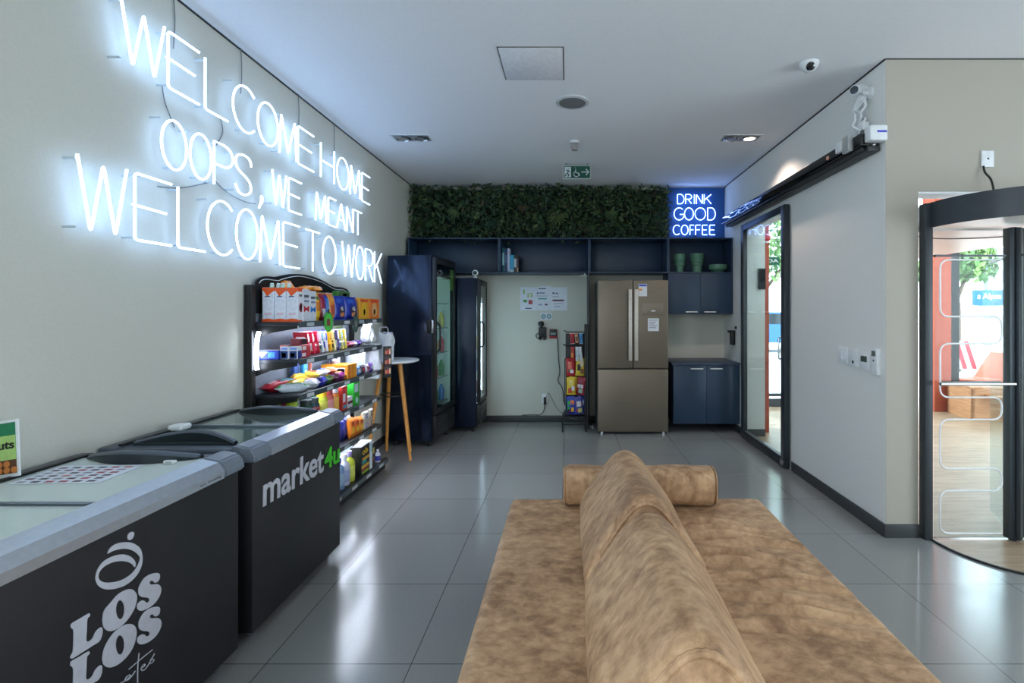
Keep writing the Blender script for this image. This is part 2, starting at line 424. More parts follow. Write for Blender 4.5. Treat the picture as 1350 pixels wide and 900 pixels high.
def street_tree(x, y, h, r, label, seed):
    t = thing('street_tree', label, 'tree', (x, y, -.02))
    q = MB(); q.tube([(0, 0, 0), (.04, .02, h * .4), (-.03, .05, h * .75)], [.12, .09, .05], 10); q.build('trunk', BARK, t)
    for dx, dz in ((-.7, .72), (.7, .78)):
        q = MB(); q.tube([(0, .02, h * .45), (dx * r * .5, .05, h * .6), (dx * r, .1, h * dz)], [.06, .04, .02], 8); q.build('branch', BARK, t)
    leaf_cloud('foliage', LEAFS, t, [((0, 0, h * .82), r), ((-r * .6, .2, h * .7), r * .7), ((r * .6, 0, h * .72), r * .7)], 1500, .22, seed)
street_tree(9.5, 12.2, 3.7, .72, 'leafy street tree seen through the round door past the dark post', 3)
street_tree(5.9, 15.0, 4.6, 1.5, 'leafy street tree seen through the sliding glass door', 5)

bld = thing('street_building', 'white building across the street seen through the round door', 'building', (18.6, 21.0, -.02))
WHITER = mat('white_render', (236, 236, 232), .8)
WIN = mat('window_blue_grey', (150, 170, 184), .25)
b = MB(); b.box(-.9, 3.2, 0, 3, 0, 9); b.build('wall', WHITER, bld, smooth=0)
for r_ in range(7):
    for c_ in range(3):
        b = MB(); b.box(-.6 + c_ * .62, -.28 + c_ * .62, -.03, .02, .8 + r_ * .95, 1.3 + r_ * .95); b.build('window', WIN, bld, smooth=0)
post = thing('street_post', 'grey street post with box standing in front of the white building', 'post', (10.62, 12.6, -.02))
b = MB(); b.cyl((0, 0, 0), (0, 0, 4.6), .10, .09, 14); b.build('pole', mat('steel_grey', (142, 160, 172), .5), post)
b = MB(); b.box(-.16, .16, -.16, .16, 1.35, 1.95, bev=.03); b.build('control_box', mat('box_grey', (150, 164, 172), .5), post)
sgn = thing('street_sign', 'blue and white name sign on two legs seen through the round door', 'sign', (9.35, 11.4, -.02))
b = MB(); b.box(-.08, .62, -.03, .03, 1.60, 1.96, bev=.01); b.build('sign_board', mat('street_sign_blue', (14, 84, 122), .5), sgn)
text('lettering', 's Alpes', (0, -.032, 1.72), (1, 0, 0), (0, 0, 1), .54, .16, WHITEP, sgn, .004, .02)
for x in (0, .54):
    b = MB(); b.cyl((x, 0, 0), (x, 0, 1.62), .025); b.build('leg', CHROME, sgn)
car = thing('parked_car', 'blue car parked on the street behind the sliding glass door', 'car', (7.9, 18.5, -.02))
body = [(-2.0, .35), (2.0, .35), (2.05, .7), (1.75, .9), (1.15, .95), (.7, 1.42), (-.9, 1.45), (-1.5, 1.0), (-1.98, .92)]
b = MB(); b.prism(body, lambda u, v, a: (u, a, v), -.8, .8); b.build('body', mat('car_blue', (60, 112, 168), .25, .2), car)
b = MB(); b.prism([(-.8, 1.02), (.95, 1.0), (.62, 1.36), (-.8, 1.38)], lambda u, v, a: (u, a, v), -.81, .81); b.build('side_window', mat('car_glass', (36, 44, 52), .1), car)
for wx in (-1.25, 1.25):
    for wy in (-.72, .72):
        b = MB(); b.cyl((wx, wy - .09, .33), (wx, wy + .09, .33), .33, n=24); b.build('wheel', BLACK, car)
# lobby furniture
WOODBOX = wood_mat('light_ply', (170, 118, 80), (190, 138, 98), (2, 2, 14), .5)
bench = thing('plywood_bench', 'pale plywood box bench in the lobby beyond the round door', 'bench', (5.36, 6.6, 0), (0, 0, math.radians(-6)))
b = MB(); b.box(0, .72, 0, .03, 0, .42); b.box(0, .03, 0, .5, 0, .42); b.box(.69, .72, 0, .5, 0, .42); b.box(0, .72, .47, .5, 0, .42); b.build('box_frame', WOODBOX, bench)
b = MB(); b.box(-.01, .73, -.01, .51, .42, .45, bev=.005); b.build('top', WOODBOX, bench)
b = MB(); b.box(.15, .72, -.22, 0, .33, .355, bev=.004); b.build('side_shelf', WOODBOX, bench)
STRIPE_R = mat('deckchair_red', (186, 70, 84), .8); 
dk = thing('deck_chair', 'red and white striped deck chair on the street beyond the dark post', 'chair', (6.75, 8.45, 0))
for k in range(6):
    b = MB(); M = Matrix.Translation((0, 0, .55)) @ Matrix.Rotation(math.radians(-22), 4, 'X')
    b.box(-.24 + k * .08, -.16 + k * .08, -.008, .008, -.08, .42, M=M); b.build('fabric_stripe', STRIPE_R if k % 2 == 0 else WHITEP, dk, smooth=0)
for x in (-.26, .26):
    b = MB(); b.cyl((x, -.2, 0), (x, .2, .98), .018); b.build('leg', WOODBOX, dk)
    b = MB(); b.cyl((x, .3, 0), (x, -.12, .56), .018); b.build('leg', WOODBOX, dk)
lounge = thing('orange_sun_lounger', 'orange slatted lounger with raised back beyond the round door', 'lounger', (6.15, 7.45, 0), (0, 0, math.radians(25)))
b = MB(); b.box(-.1, .5, -.3, .3, .38, .42, bev=.01); b.build('seat', ORANGE, lounge)
b = MB(); b.box(-.02, .02, -.3, .3, 0, .62, bev=.01, M=Matrix.Translation((.48, 0, .4)) @ Matrix.Rotation(math.radians(52), 4, 'Y')); b.build('backrest', ORANGE, lounge)
for x, y in ((-.06, -.25), (-.06, .25), (.46, -.25), (.46, .25)):
    b = MB(); b.cyl((x, y, 0), (x, y, .39), .02); b.build('leg', CHROME, lounge)
# hanging way-out sign seen through the sliding door
GREEN = mat('safety_green', (8, 92, 60), .5)
t = thing('way_out_sign', 'green hanging sign in the lobby partly hidden by the orange column', 'sign', (2.595, 6.5, 2.11))
b = MB(); b.box(-.16, .16, -.004, .004, -.055, .055); b.build('plate', GREEN, t, smooth=0)
text('lettering', 'SAÍDA', (-.145, -.0045, -.02), (1, 0, 0), (0, 0, 1), .29, .055, WHITEP, t, .001, .02)
for x in (-.13, .13):
    b = MB(); b.cyl((x, 0, .05), (x, 0, .6), .003, n=6); b.build('hanger', CORDM, t)
t = thing('alarm_bell', 'small red bell on top of the orange column behind the sliding door', 'bell', (2.36, 5.945, 2.32))
b = MB(); b.lathe([(.0, -.03), (.035, -.03), (.05, -.01), (.045, .03), (.02, .045)], n=20); b.build('bell', mat('alarm_red', (190, 40, 44), .35), t)
b = MB(); b.cyl((0, 0, -.05), (0, 0, -.028), .03); b.build('rim', WHITEP, t)
t = thing('wall_reader', 'black flat reader panel on the door jamb behind the glass', 'reader', (2.24, DY1, 1.83))
b = MB(); b.box(-.04, .04, -.03, 0, -.12, .12, bev=.006); b.build('housing', BLACK, t)
b = MB(); b.box(-.03, .03, -.033, -.029, -.04, .10); b.build('screen', BLACKGLOSS, t)

# ---------------------------------------------------------------- sliding glass door + its track
DF = mat('door_frame_graphite', (56, 62, 68), .35, .3)
d1 = thing('sliding_door', 'tall glass sliding door with graphite frame beside the kitchen corner', 'door', (2.0, 4.56, .012))
L = 1.15; HT = 2.425
for a in ((0, .075), (L - .075, L)):
    b = MB(); b.box(-.025, .025, a[0], a[1], 0, HT, bev=.003); b.build('stile', DF, d1)
b = MB(); b.box(-.025, .025, .075, L - .075, HT - .07, HT, bev=.003); b.build('top_rail', DF, d1)
b = MB(); b.box(-.025, .025, .075, L - .075, 0, .09, bev=.003); b.build('bottom_rail', DF, d1)
b = MB(); b.box(-.004, .004, .07, L - .07, .085, HT - .065); b.build('pane', DOORGLASS, d1, smooth=0)
h = MB(); h.tube(rounded([(-.026, .035, 1.0), (-.06, .035, 1.0), (-.06, .035, 1.2), (-.026, .035, 1.2)], .02), .008, 10); h.build('handle', CHROME, d1)
b = MB(); b.box(-.032, -.025, .02, .08, .02, .07, bev=.002); b.build('floor_guide', CHROME, d1)
tr = thing('door_track', 'glossy black sliding door track running along the right wall', 'door track', (1.9, 3.24, 2.50))
b = MB(); b.box(0, .13, 0, 2.95, .035, .115, bev=.006); b.build('cover', BLACKGLOSS, tr)
b = MB(); b.box(.05, .13, 0, 2.95, 0, .034, bev=.003); b.build('guide_rail', DARKTRIM, tr)
b = MB(); b.box(.015, .05, .02, 2.9, .012, .034, bev=.003); b.build('slot', BLACK, tr)
b = MB(); b.lathe([(0, 0), (.016, 0), (.014, .008), (0, .012)], n=16, M=Matrix.Translation((-.001, .40, .075)) @ Matrix.Rotation(-PI / 2, 4, 'Y')); b.build('button', mat('pinkish_sensor', (214, 150, 132), .4), tr)
cb = thing('door_control_box', 'white control box with blue label at the near end of the black track', 'control box', (1.985, 3.215, 2.545))
b = MB(); b.box(-.065, .05, -.05, .02, 0, .1, bev=.012); b.build('case', WHITEP, cb)
b = MB(); b.box(-.02, .04, -.0525, -.049, .05, .062); b.build('label_strip', mat('label_blue', (52, 60, 196), .4), cb)
br_ = thing('track_bracket', 'bare metal bracket and white connector on the track beside the control box', 'bracket', (1.885, 3.36, 2.56))
b = MB(); b.box(-.012, .02, -.03, .05, -.03, .08, bev=.004); b.build('plate', mat('zinc', (190, 192, 192), .35, .5), br_)
b = MB(); b.box(-.01, .02, .06, .14, .0, .07, bev=.004); b.build('connector', WHITEP, br_)
cam = thing('bullet_camera', 'white bullet security camera on the right wall above the track', 'camera', (WR, 3.36, 2.93))
b = MB(); b.cyl((0, 0, 0), (-.02, 0, 0), .04, n=24); b.build('base_plate', WHITEP, cam)
b = MB(); b.tube([(-.015, 0, 0), (-.05, .0, .0), (-.07, .0, .02)], .014, 10); b.build('arm', WHITEP, cam)
b = MB(); b.cyl((-.035, .02, .035), (-.135, -.045, .0), .029, .032, 22); b.build('housing', WHITEP, cam)
b = MB(); b.cyl((-.1345, -.0445, .0), (-.139, -.0475, -.0015), .026, n=22); b.build('lens', BLACKGLOSS, cam)
cd = thing('camera_cable', 'tangled white cables hanging from the bullet camera to the track', 'cable', (WR - .02, 3.36, 2.62))
rnd = random.Random(4)
for k in range(4):
    pts = [(-.01 - .012 * k, 0, .29)]
    for q in range(1, 7): pts.append((-.02 - .02 * k + rnd.uniform(-.035, .02), rnd.uniform(-.05, .07), .29 - q * .042))
    b = MB(); b.tube(dense(pts, 5, False), .0085, 7); b.build('cable_loop', WHITEP, cd)
b = MB(); b.box(-.05, .0, -.03, .05, .05, .11, bev=.012); b.build('junction_sleeve', WHITEP, cd)

# ---------------------------------------------------------------- round (revolving) door
CXD, CYD, RD = 2.815, 3.15, .505
rd = thing('revolving_door', 'round glass revolving door with dark curved canopy in the wall opening', 'revolving door', (CXD, CYD, 0))
RB = mat('canopy_graphite', (50, 55, 60), .45, .1)
b = MB(); n = 72
prof = [(RD, 1.985), (RD + .012, 1.985), (RD + .012, 2.145), (RD, 2.145)]
b.grid(lambda i, j: (prof[j % 4][0] * math.cos(2 * PI * i / n), prof[j % 4][0] * math.sin(2 * PI * i / n), prof[j % 4][1]), n, 5, True)
bmesh.ops.remove_doubles(b.bm, verts=b.bm.verts, dist=1e-5)
b.build('canopy_ring', RB, rd)
SOFF = mat('white_soffit', (232, 230, 228), .35)
b = MB(); b.lathe([(.0, 2.0), (RD - .002, 2.0), (RD - .002, 2.03), (0, 2.03)], n=64); b.build('soffit_disc', SOFF, rd)
b = MB(); b.box(-.5, .75, .15, 1.9, 1.99, 2.02); b.build('soffit', SOFF, rd)
for x, y in ((.0, -.1), (.16, -.12)):
    b = MB(); b.cyl((x, y, 1.992), (x, y, 2.0), .012, n=14); b.build('downlight', BLACK, rd)
b = MB(); n = 40                                 # threshold: black arc set in the floor and wood within
b.grid(lambda i, j: ((RD + (.012 if j in (1, 2) else 0)) * math.cos(PI + PI * i / n), (RD + (.012 if j in (1, 2) else 0)) * math.sin(PI + PI * i / n), (.0, .0, .012, .012)[j]), n + 1, 4)
b.build('threshold', BLACK, rd)
b = MB(); poly = [(RD * math.cos(PI + PI * i / n), RD * math.sin(PI + PI * i / n)) for i in range(n + 1)]
b.prism(poly, lambda u, v, a: (u, v, a), -.02, .006); b.build('floor_disc', PLANK, rd)
b = MB(); b.box(-.555, -.505, .0, .06, 0, 2.14, bev=.004); b.build('left_jamb', RB, rd)
b = MB(); b.cyl((0, 0, 0), (0, 0, 1.985), .022, n=24); b.build('pivot_post', DF, rd)
def leaf(ang, full):
    lf = bpy.data.objects.new('door_leaf', None); COL.objects.link(lf); lf.parent = rd; lf.rotation_euler = (0, 0, ang)
    w0, w1 = .022, .497
    q = MB(); q.box(w0, w1, -.006, .006, .02, 1.80); q.build('pane', LEAFGLASS, lf, smooth=0)
    q = MB(); q.box(w0, w1, -.012, .012, 1.80, 1.812); q.build('top_bar', DF, lf, smooth=0)
    q = MB(); q.box(w0, w0 + .022, -.025, .025, .02, 1.98, bev=.004); q.build('inner_stile', DF, lf)
    if full:
        q = MB(); q.tube([(.03, .05, 1.0), (w1, .05, 1.0)], .011, 12); q.build('push_bar', CHROME, lf)
        q = MB(); q.box(.06, w1 - .05, -.03, -.012, .99, 1.008, bev=.004); q.build('push_rail', DF, lf)
        # etched serpentine line on the pane
        xl, xr = w1 - .03, w0 + .055
        ln = [(xr, 1.78), (xl, 1.78), (xl, 1.42), (xr, 1.42), (xr, 1.25), (xl, 1.25), (xl, .90 + .01), (xr, .91), (xr, .77), (xl, .77), (xl, .46), (xr, .46), (xr, .32), (xl, .32), (xl, .05), (xr, .05)]
        q = MB(); q.tube(rounded([Vector((x, .0075, z)) for x, z in ln], .06, 6), .0055, 6); q.build('etched_line', mat('etched_white', (244, 244, 246), .35), lf)
    return lf
leaf(PI, True)
leaf(math.radians(62), False); leaf(math.radians(-58), False)
b = MB(); b.box(.0, .09, .0, .05, .02, 1.98, bev=.004); b.build('side_panel', RB, rd)
b = MB(); b.box(.03, .058, -.006, .002, .05, 1.72, bev=.002); b.build('panel_strip', wood_mat('panel_brown', (134, 100, 72), (158, 122, 90), (10, 10, 2)), rd)
sw = thing('blank_wall_plate', 'white square wall plate with a black cord above the round door', 'wall plate', (2.69, FRONT, 2.43))
b = MB(); b.box(-.04, .04, -.012, 0, -.05, .055, bev=.003); b.build('plate', WHITEP, sw)
b = MB(); b.cyl((0, -.0125, .003), (0, -.0145, .003), .006, n=12); b.build('hole', BLACK, sw)
b = MB(); b.tube(dense([(-.03, -.012, -.045), (-.035, -.03, -.09), (-.015, -.05, -.14), (-.04, -.1, -.22), (-.09, -.16, -.275)], 6, False), .006, 8); b.build('cord', BLACK, sw)

# ---------------------------------------------------------------- ceiling fittings
hat = thing('ceiling_hatch', 'flush square access hatch in the ceiling', 'hatch', (-.2385, 3.27, CEIL))
b = MB()
for a in ((-.206, .206, -.216, -.210), (-.206, .206, .210, .216), (-.206, -.2, -.21, .21), (.2, .206, -.21, .21)): b.box(*a, -.003, 0)
b.build('frame', DARKTRIM, hat, smooth=0)
b = MB(); b.box(-.199, .199, -.209, .209, -.006, 0, bev=.001); b.build('panel', mat('hatch_panel', (228, 228, 232), .8), hat)
spk = thing('ceiling_speaker', 'round grey speaker grille set in the ceiling', 'speaker', (.027, 3.86, CEIL))
b = MB(); b.lathe([(.128, 0), (.128, -.008), (.104, -.012), (.104, 0)], n=40); b.build('ring', mat('speaker_ring', (206, 208, 210), .5), spk)
b = MB(); b.lathe([(0, -.014), (.1035, -.011), (.1035, 0), (0, 0)], n=40); b.build('grille', mat('speaker_grille', (128, 128, 130), .6, .2, .2, 400), spk)
def downlight(x0, x1, label, lit):
    t = thing('recessed_downlight', label, 'downlight', ((x0 + x1) / 2, 4.66, CEIL))
    w = (x1 - x0) / 2; d = .095
    q = MB()
    q.box(-w, w, -d, -d + .014, -.006, 0); q.box(-w, w, d - .014, d, -.006, 0); q.box(-w, -w + .014, -d + .014, d - .014, -.006, 0); q.box(w - .014, w, -d + .014, d - .014, -.006, 0)
    q.build('frame', WHITEP, t, smooth=0)
    q = MB(); q.box(-w + .014, w - .014, -d + .014, d - .014, -.003, 0); q.build('tray', mat('downlight_tray', (150, 152, 156), .5), t, smooth=0)
    for k, sx in enumerate((-.085, .085)):
        q = MB(); q.lathe([(.066, -.004), (.07, -.012), (.058, -.016), (.05, -.006)], (sx, 0, 0), 24); lp = q.build('lamp', CHROME, t)
        q = MB(); q.lathe([(0, -.013), (.05, -.010), (.05, -.004), (0, -.004)], (sx, 0, 0), 24)
        q.build('lens', glow('lamp_warm', (255, 226, 196), 7.0) if (lit and k == 1) else mat('lamp_lens', (200, 196, 194), .15, .6), lp)
    return t
downlight(-1.648, -1.29, 'unlit twin recessed downlight in the ceiling near the neon wall', False)
downlight(1.427, 1.79, 'lit twin recessed downlight in the ceiling near the sliding door', True)
dc = thing('dome_camera', 'white ceiling dome camera with black eye', 'camera', (1.575, 3.26, CEIL))
b = MB(); b.lathe([(.062, 0), (.062, -.012), (.052, -.03), (.03, -.052), (0, -.06)], n=32); b.build('base', WHITEP, dc)
b = MB(); b.lathe([(0, -.036), (.022, -.03), (.028, -.012), (.02, 0)], n=24, M=Matrix.Translation((-.008, -.03, -.03)) @ Matrix.Rotation(math.radians(-55), 4, 'X')); b.build('eye', BLACKGLOSS, dc)
sd = thing('presence_sensor', 'tiny grey ceiling sensor in front of the exit sign', 'sensor', (.055, 4.76, CEIL))
b = MB(); b.cyl((0, 0, 0), (0, 0, -.02), .045, n=24); b.build('base', WHITEP, sd)
b = MB(); b.box(-.028, .028, -.03, .03, -.085, -.02, bev=.006); b.build('head', mat('sensor_grey', (150, 146, 146), .5), sd)
b = MB(); b.box(-.034, -.028, -.01, .01, -.06, -.05); b.build('red_light', mat('sensor_red', (220, 90, 84), .4), sd)
ex = thing('exit_sign', 'green emergency exit sign with running figure, wheelchair and arrow', 'exit sign', (.088, 5.47, 2.985))
EXG = mat('exit_green', (14, 84, 66), .45)
b = MB(); b.box(-.152, .152, -.004, .004, -.075, .072, bev=.001); b.build('border', mat('exit_border', (214, 226, 220), .5), ex)
b = MB(); b.box(-.145, .145, -.006, -.004, -.068, .065); b.build('panel', EXG, ex, smooth=0)
for x in (-.12, .12):
    b = MB(); b.cyl((x, 0, .07), (x, 0, .095), .004, n=8); b.build('hanger', CORDM, ex)
def stroke(name, parent, pts, r, y=-.0065):
    q = MB(); q.tube([(x, y, z) for x, z in pts], r, 6); q.build(name, OFFWHITE, parent)
b = MB(); b.box(-.135, -.065, -.0072, -.006, -.058, .055); b.build('door_pictogram', OFFWHITE, ex, smooth=0)
def fig(pts, r): 
    q = MB(); q.tube([(x, -.0075, z) for x, z in pts], r, 6); q.build('running_figure', EXG, ex)
fig([(-.093, .012), (-.105, -.015), (-.088, -.03), (-.098, -.052)], .006); fig([(-.105, -.015), (-.122, -.03), (-.13, -.048)], .006)
fig([(-.118, .02), (-.104, .018), (-.093, .014), (-.078, .002)], .005); fig([(-.09, .03), (-.089, .034)], .009)
arc = [(-.005 + .03 * math.cos(math.radians(a)), -.022 + .03 * math.sin(math.radians(a))) for a in range(120, 400, 20)]
stroke('wheelchair_pictogram', ex, arc, .004)
stroke('wheelchair_pictogram', ex, [(-.014, .03), (-.012, -.008), (.012, -.01), (.026, -.04), (.034, -.036)], .005); stroke('wheelchair_pictogram', ex, [(-.016, .044), (-.015, .046)], .008)
stroke('arrow', ex, [(.05, .0), (.128, .0)], .006); stroke('arrow', ex, [(.098, .034), (.13, .0), (.098, -.034)], .006)

# ---------------------------------------------------------------- controls on the right wall
def plate(name, label, cat, y0, y1, z0, z1, d=.012):
    t = thing(name, label, cat, (WR, (y0 + y1) / 2, (z0 + z1) / 2)); w = (y1 - y0) / 2; h_ = (z1 - z0) / 2
    q = MB(); q.box(-d, 0, -w, w, -h_, h_, bev=.003); q.build('plate', WHITEP, t)
    return t, w, h_
t, w, h_ = plate('light_switch', 'white wall switch plate farthest from the corner on the right wall', 'switch', 3.62, 3.74, 1.07, 1.19)
for y in (-.02, .02):
    b = MB(); b.box(-.016, -.011, y - .014, y + .014, -.03, .03, bev=.002); b.build('rocker', WHITEP, t)
t, w, h_ = plate('cable_outlet_plate', 'white wall plate with black socket hole next to the switch', 'outlet', 3.49, 3.605, 1.06, 1.185)
b = MB(); b.cyl((-.012, 0, -.03), (-.014, 0, -.03), .011, n=14); b.build('hole', BLACK, t)
t, w, h_ = plate('thermostat', 'white thermostat with dark display on the right wall', 'thermostat', 3.345, 3.455, 1.055, 1.165, .022)
b = MB(); b.box(-.0235, -.021, -.035, .035, -.002, .038); b.build('display', mat('lcd_grey', (70, 80, 78), .3), t, smooth=0)
t, w, h_ = plate('remote_control', 'white upright remote in its holder nearest the wall corner', 'remote', 3.25, 3.32, 1.035, 1.21, .026)
b = MB(); b.box(-.0275, -.025, -.02, .02, .035, .07); b.build('display', mat('lcd_green_grey', (88, 96, 92), .3), t, smooth=0)
b = MB(); b.box(-.028, -.025, -.006, .006, .0, .012); b.build('button', DARKTRIM, t, smooth=0)
t = thing('wall_intercom', 'small black box on the right wall between the cabinets and sliding door', 'intercom', (WR, 6.12, 1.13))
b = MB(); b.box(-.05, 0, -.04, .04, -.09, .09, bev=.008); b.build('case', BLACK, t)
b = MB(); b.box(-.08, -.05, -.03, .03, .06, .09, bev=.004); b.build('cradle', BLACK, t)
t = thing('door_button', 'tiny dark button on the right wall above the black box', 'button', (WR, 6.05, 1.255))
b = MB(); b.cyl((0, 0, 0), (-.012, 0, 0), .02, n=16); b.build('rim', DARKTRIM, t)
b = MB(); b.cyl((-.012, 0, 0), (-.018, 0, 0), .012, n=16); b.build('knob', BLACK, t)

# ---------------------------------------------------------------- camera and light
cd_ = bpy.data.cameras.new('camera'); co = bpy.data.objects.new('camera', cd_); COL.objects.link(co)
co.location = (0, 0, EYE); co.rotation_euler = (PI / 2, 0, 0)
cd_.sensor_width = 36; cd_.lens = F / 1350 * 36; cd_.shift_x = (675 - PX0) / 1350; cd_.shift_y = -(450 - PY0) / 1350
cd_.clip_start = .02; cd_.clip_end = 200
S.camera = co
W = bpy.data.worlds.new('sky'); S.world = W; W.use_nodes = True
W.node_tree.nodes['Background'].inputs['Color'].default_value = (.75, .89, 1.0, 1)
W.node_tree.nodes['Background'].inputs['Strength'].default_value = WORLD_STRENGTH
su = bpy.data.lights.new('sun', 'SUN'); su.energy = SUN_STRENGTH; su.angle = .01; su.color = (1, .96, .9)
so = bpy.data.objects.new('sun', su); COL.objects.link(so)
so.rotation_euler = Vector((.12, -.22, -.95)).to_track_quat('-Z', 'Y').to_euler()
# daylight entering by the unseen side windows and by the two doors (sampling portals onto the sky)
def portal(name, loc, dirn, sx, sy):
    l = bpy.data.lights.new(name, 'AREA'); l.shape = 'RECTANGLE'; l.size = sx; l.size_y = sy; l.cycles.is_portal = True
    o = bpy.data.objects.new(name, l); COL.objects.link(o); o.location = loc
    o.rotation_euler = Vector(dirn).to_track_quat('-Z', 'Y').to_euler()
portal('daylight_added_left', (WL + .01, -1.96, 1.55), (1, 0, 0), 2.6, 2.6)
portal('daylight_unseen_right', (5.99, -.5, 1.525), (-1, 0, 0), 3.4, 2.45)
portal('daylight_sliding_door', (2.3, (DY0 + DY1) / 2, 1.2), (-1, 0, 0), 1.0, 2.4)
portal('daylight_round_door', (2.92, FRONT + .2, 1.1), (0, -1, 0), 1.35, 2.2)
sp = bpy.data.lights.new('downlight_beam', 'SPOT'); sp.energy = SPOT_W; sp.spot_size = math.radians(124); sp.spot_blend = .5; sp.color = (1, .77, .66); sp.shadow_soft_size = .04
o = bpy.data.objects.new('downlight_beam', sp); COL.objects.link(o); o.location = (1.695, 4.66, CEIL - .03)
S.view_settings.view_transform = 'Standard'; S.view_settings.look = 'None'; S.view_settings.gamma = 1; S.view_settings.exposure = EXPOSURE
try: S.view_settings.use_curve_mapping = False
except Exception: pass
S.cycles.use_denoising = True
S.cycles.max_bounces = 12; S.cycles.diffuse_bounces = 6; S.cycles.transparent_max_bounces = 16
S.cycles.sample_clamp_indirect = 6; S.cycles.caustics_reflective = False; S.cycles.caustics_refractive = False
# ================================================================ NEON LETTERING
def ell(cx, cy, rx, ry, a0, a1, n=22):
    return [(cx + rx * math.cos(math.radians(a0 + (a1 - a0) * i / n)), cy + ry * math.sin(math.radians(a0 + (a1 - a0) * i / n))) for i in range(n + 1)]
Ssh = dense([(.95, .78), (.85, .95), (.5, 1.0), (.15, .92), (.08, .72), (.25, .57), (.6, .47), (.88, .33), (.9, .12), (.6, 0), (.25, .02), (.05, .2)], 4, False)
GL = {
 'W': [[(0, 1), (.25, 0), (.5, .96), (.75, 0), (1, 1)]],
 'E': [[(1, 1), (0, 1), (0, 0), (1, 0)], [(-.06, .52), (.85, .50)]],
 'L': [[(0, 1), (0, 0), (1, 0)]],
 'C': [ell(.56, .5, .56, .5, 48, 312)],
 'O': [ell(.5, .5, .5, .5, 90, 447, 30)],
 'M': [[(0, 0), (.1, 1), (.5, .08), (.9, 1), (1, 0)]],
 'H': [[(0, 1), (0, 0)], [(1, 1), (1, 0)], [(0, .5), (1, .5)]],
 'P': [[(0, 0), (0, 1), (.5, 1)] + ell(.5, .74, .5, .26, 85, -85, 12) + [(0, .48)]],
 'S': [Ssh],
 'N': [[(0, 0), (0, 1), (1, 0), (1, 1)]],
 'A': [[(0, 0), (.5, 1), (1, 0)], [(.18, .34), (.82, .34)]],
 'T': [[(0, 1), (1, 1)], [(.5, 1), (.5, 0)]],
 'R': [[(0, 0), (0, 1), (.5, 1)] + ell(.5, .74, .5, .26, 85, -85, 12) + [(0, .48)], [(.4, .48), (1, 0)]],
 'K': [[(0, 1), (0, 0)], [(1, 1), (.04, .42)], [(.3, .6), (1, 0)]],
 'D': [[(0, 0), (0, 1), (.45, 1)] + ell(.45, .5, .55, .5, 85, -85, 16) + [(0, 0)]],
 'I': [[(.5, 1), (.5, 0)]],
 'F': [[(1, 1), (0, 1), (0, 0)], [(0, .52), (.85, .52)]],
 'G': [ell(.54, .5, .54, .5, 48, 345) + [(1.0, .46), (.62, .46)]],
 ',': [[(.5, .12), (.55, .0), (.35, -.12), (.2, -.22)], [(.5, .12), (.7, .1), (.75, .0), (.35, -.14)]],
}
STAND = mat('clear_standoff', (196, 208, 216), .2, 0, .02, 20, 0, .5)
def neon_line(label, text_spans, zb, zt, r=.0056):
    """white tube lettering on the left wall; spans are image columns, heights vary a little along the line"""
    ys = [2.0 * F / (PX0 - s[1]) for s in text_spans]
    t = thing('neon_sign', label, 'neon sign', (WL, ys[0], 2.3), group='neon wall lettering')
    y_a = ys[0]; y_b = 2.0 * F / (PX0 - text_spans[-1][2])
    for ch, p0, p1 in text_spans:
        y0, y1 = 2.0 * F / (PX0 - p0), 2.0 * F / (PX0 - p1)
        f = ((y0 + y1) / 2 - y_a) / (y_b - y_a)
        b0 = zb[0] + (zb[1] - zb[0]) * f; t0 = zt[0] + (zt[1] - zt[0]) * f
        P = lambda u, v: Vector((.058, y0 + u * (y1 - y0) - ys[0], b0 + v * (t0 - b0) - 2.3))
        q = MB()
        for ln in GL[ch]:
            pts = [P(u, v) for u, v in ln]
            if len(pts) <= 6: pts = rounded(pts, .02, 4)
            q.tube(pts, r, 10)
        lt = q.build('letter', NEON, t)
        for u, v in ((.0, .95), (.5 if ch in 'CO' else .0, .04)):
            if ch == ',': continue
            a = P(u, v); q = MB(); q.cyl((0, a.y, a.z), (.052, a.y, a.z), .005, n=8); q.build('standoff', STAND, lt)
    return t, y_a
n1, ya = neon_line('top white neon line reading WELCOME HOME high on the left wall',
    [('W', 154, 212), ('E', 217, 258), ('L', 266, 296), ('C', 303, 333), ('O', 336, 363), ('M', 365, 387.5), ('E', 389.5, 410.5),
     ('H', 420, 438), ('O', 441.5, 457), ('M', 459, 472), ('E', 474.5, 485)], (2.57, 2.51), (2.85, 2.78))
n2, yb = neon_line('middle white neon line reading OOPS, WE MEANT between the two longer lines',
    [('O', 208, 241.5), ('O', 246, 274.5), ('P', 278, 303), ('S', 305, 328.6), (',', 336, 345), ('W', 355.5, 374), ('E', 377, 394),
     ('M', 413, 427), ('E', 430, 440), ('A', 441.5, 452.5), ('N', 454.5, 463), ('T', 464.5, 474)], (2.165, 2.17), (2.41, 2.39))
n3, yc = neon_line('bottom white neon line reading WELCOME TO WORK above the snack shelf',
    [('W', 96, 162), ('E', 172.5, 221), ('L', 230, 266), ('C', 269, 304), ('O', 307.5, 336), ('M', 339, 366), ('E', 370, 391.6),
     ('T', 400, 418), ('O', 422.6, 440), ('W', 448.4, 465), ('O', 467, 477.3), ('R', 479.5, 489.3), ('K', 491.5, 500.7)], (1.785, 1.75), (2.09, 2.06))
def cord(sign, pts):
    q = MB(); q.tube(dense([Vector((.012, y - sign.location.y, z - 2.3)) for y, z in pts], 5, False), .003, 6); q.build('cord', CORDM, sign)
for px in (228, 317, 393, 440):
    y = 2.03 * F / (PX0 - px); cord(n1, [(y, CEIL), (y + .01, 2.95), (y, 2.80)])
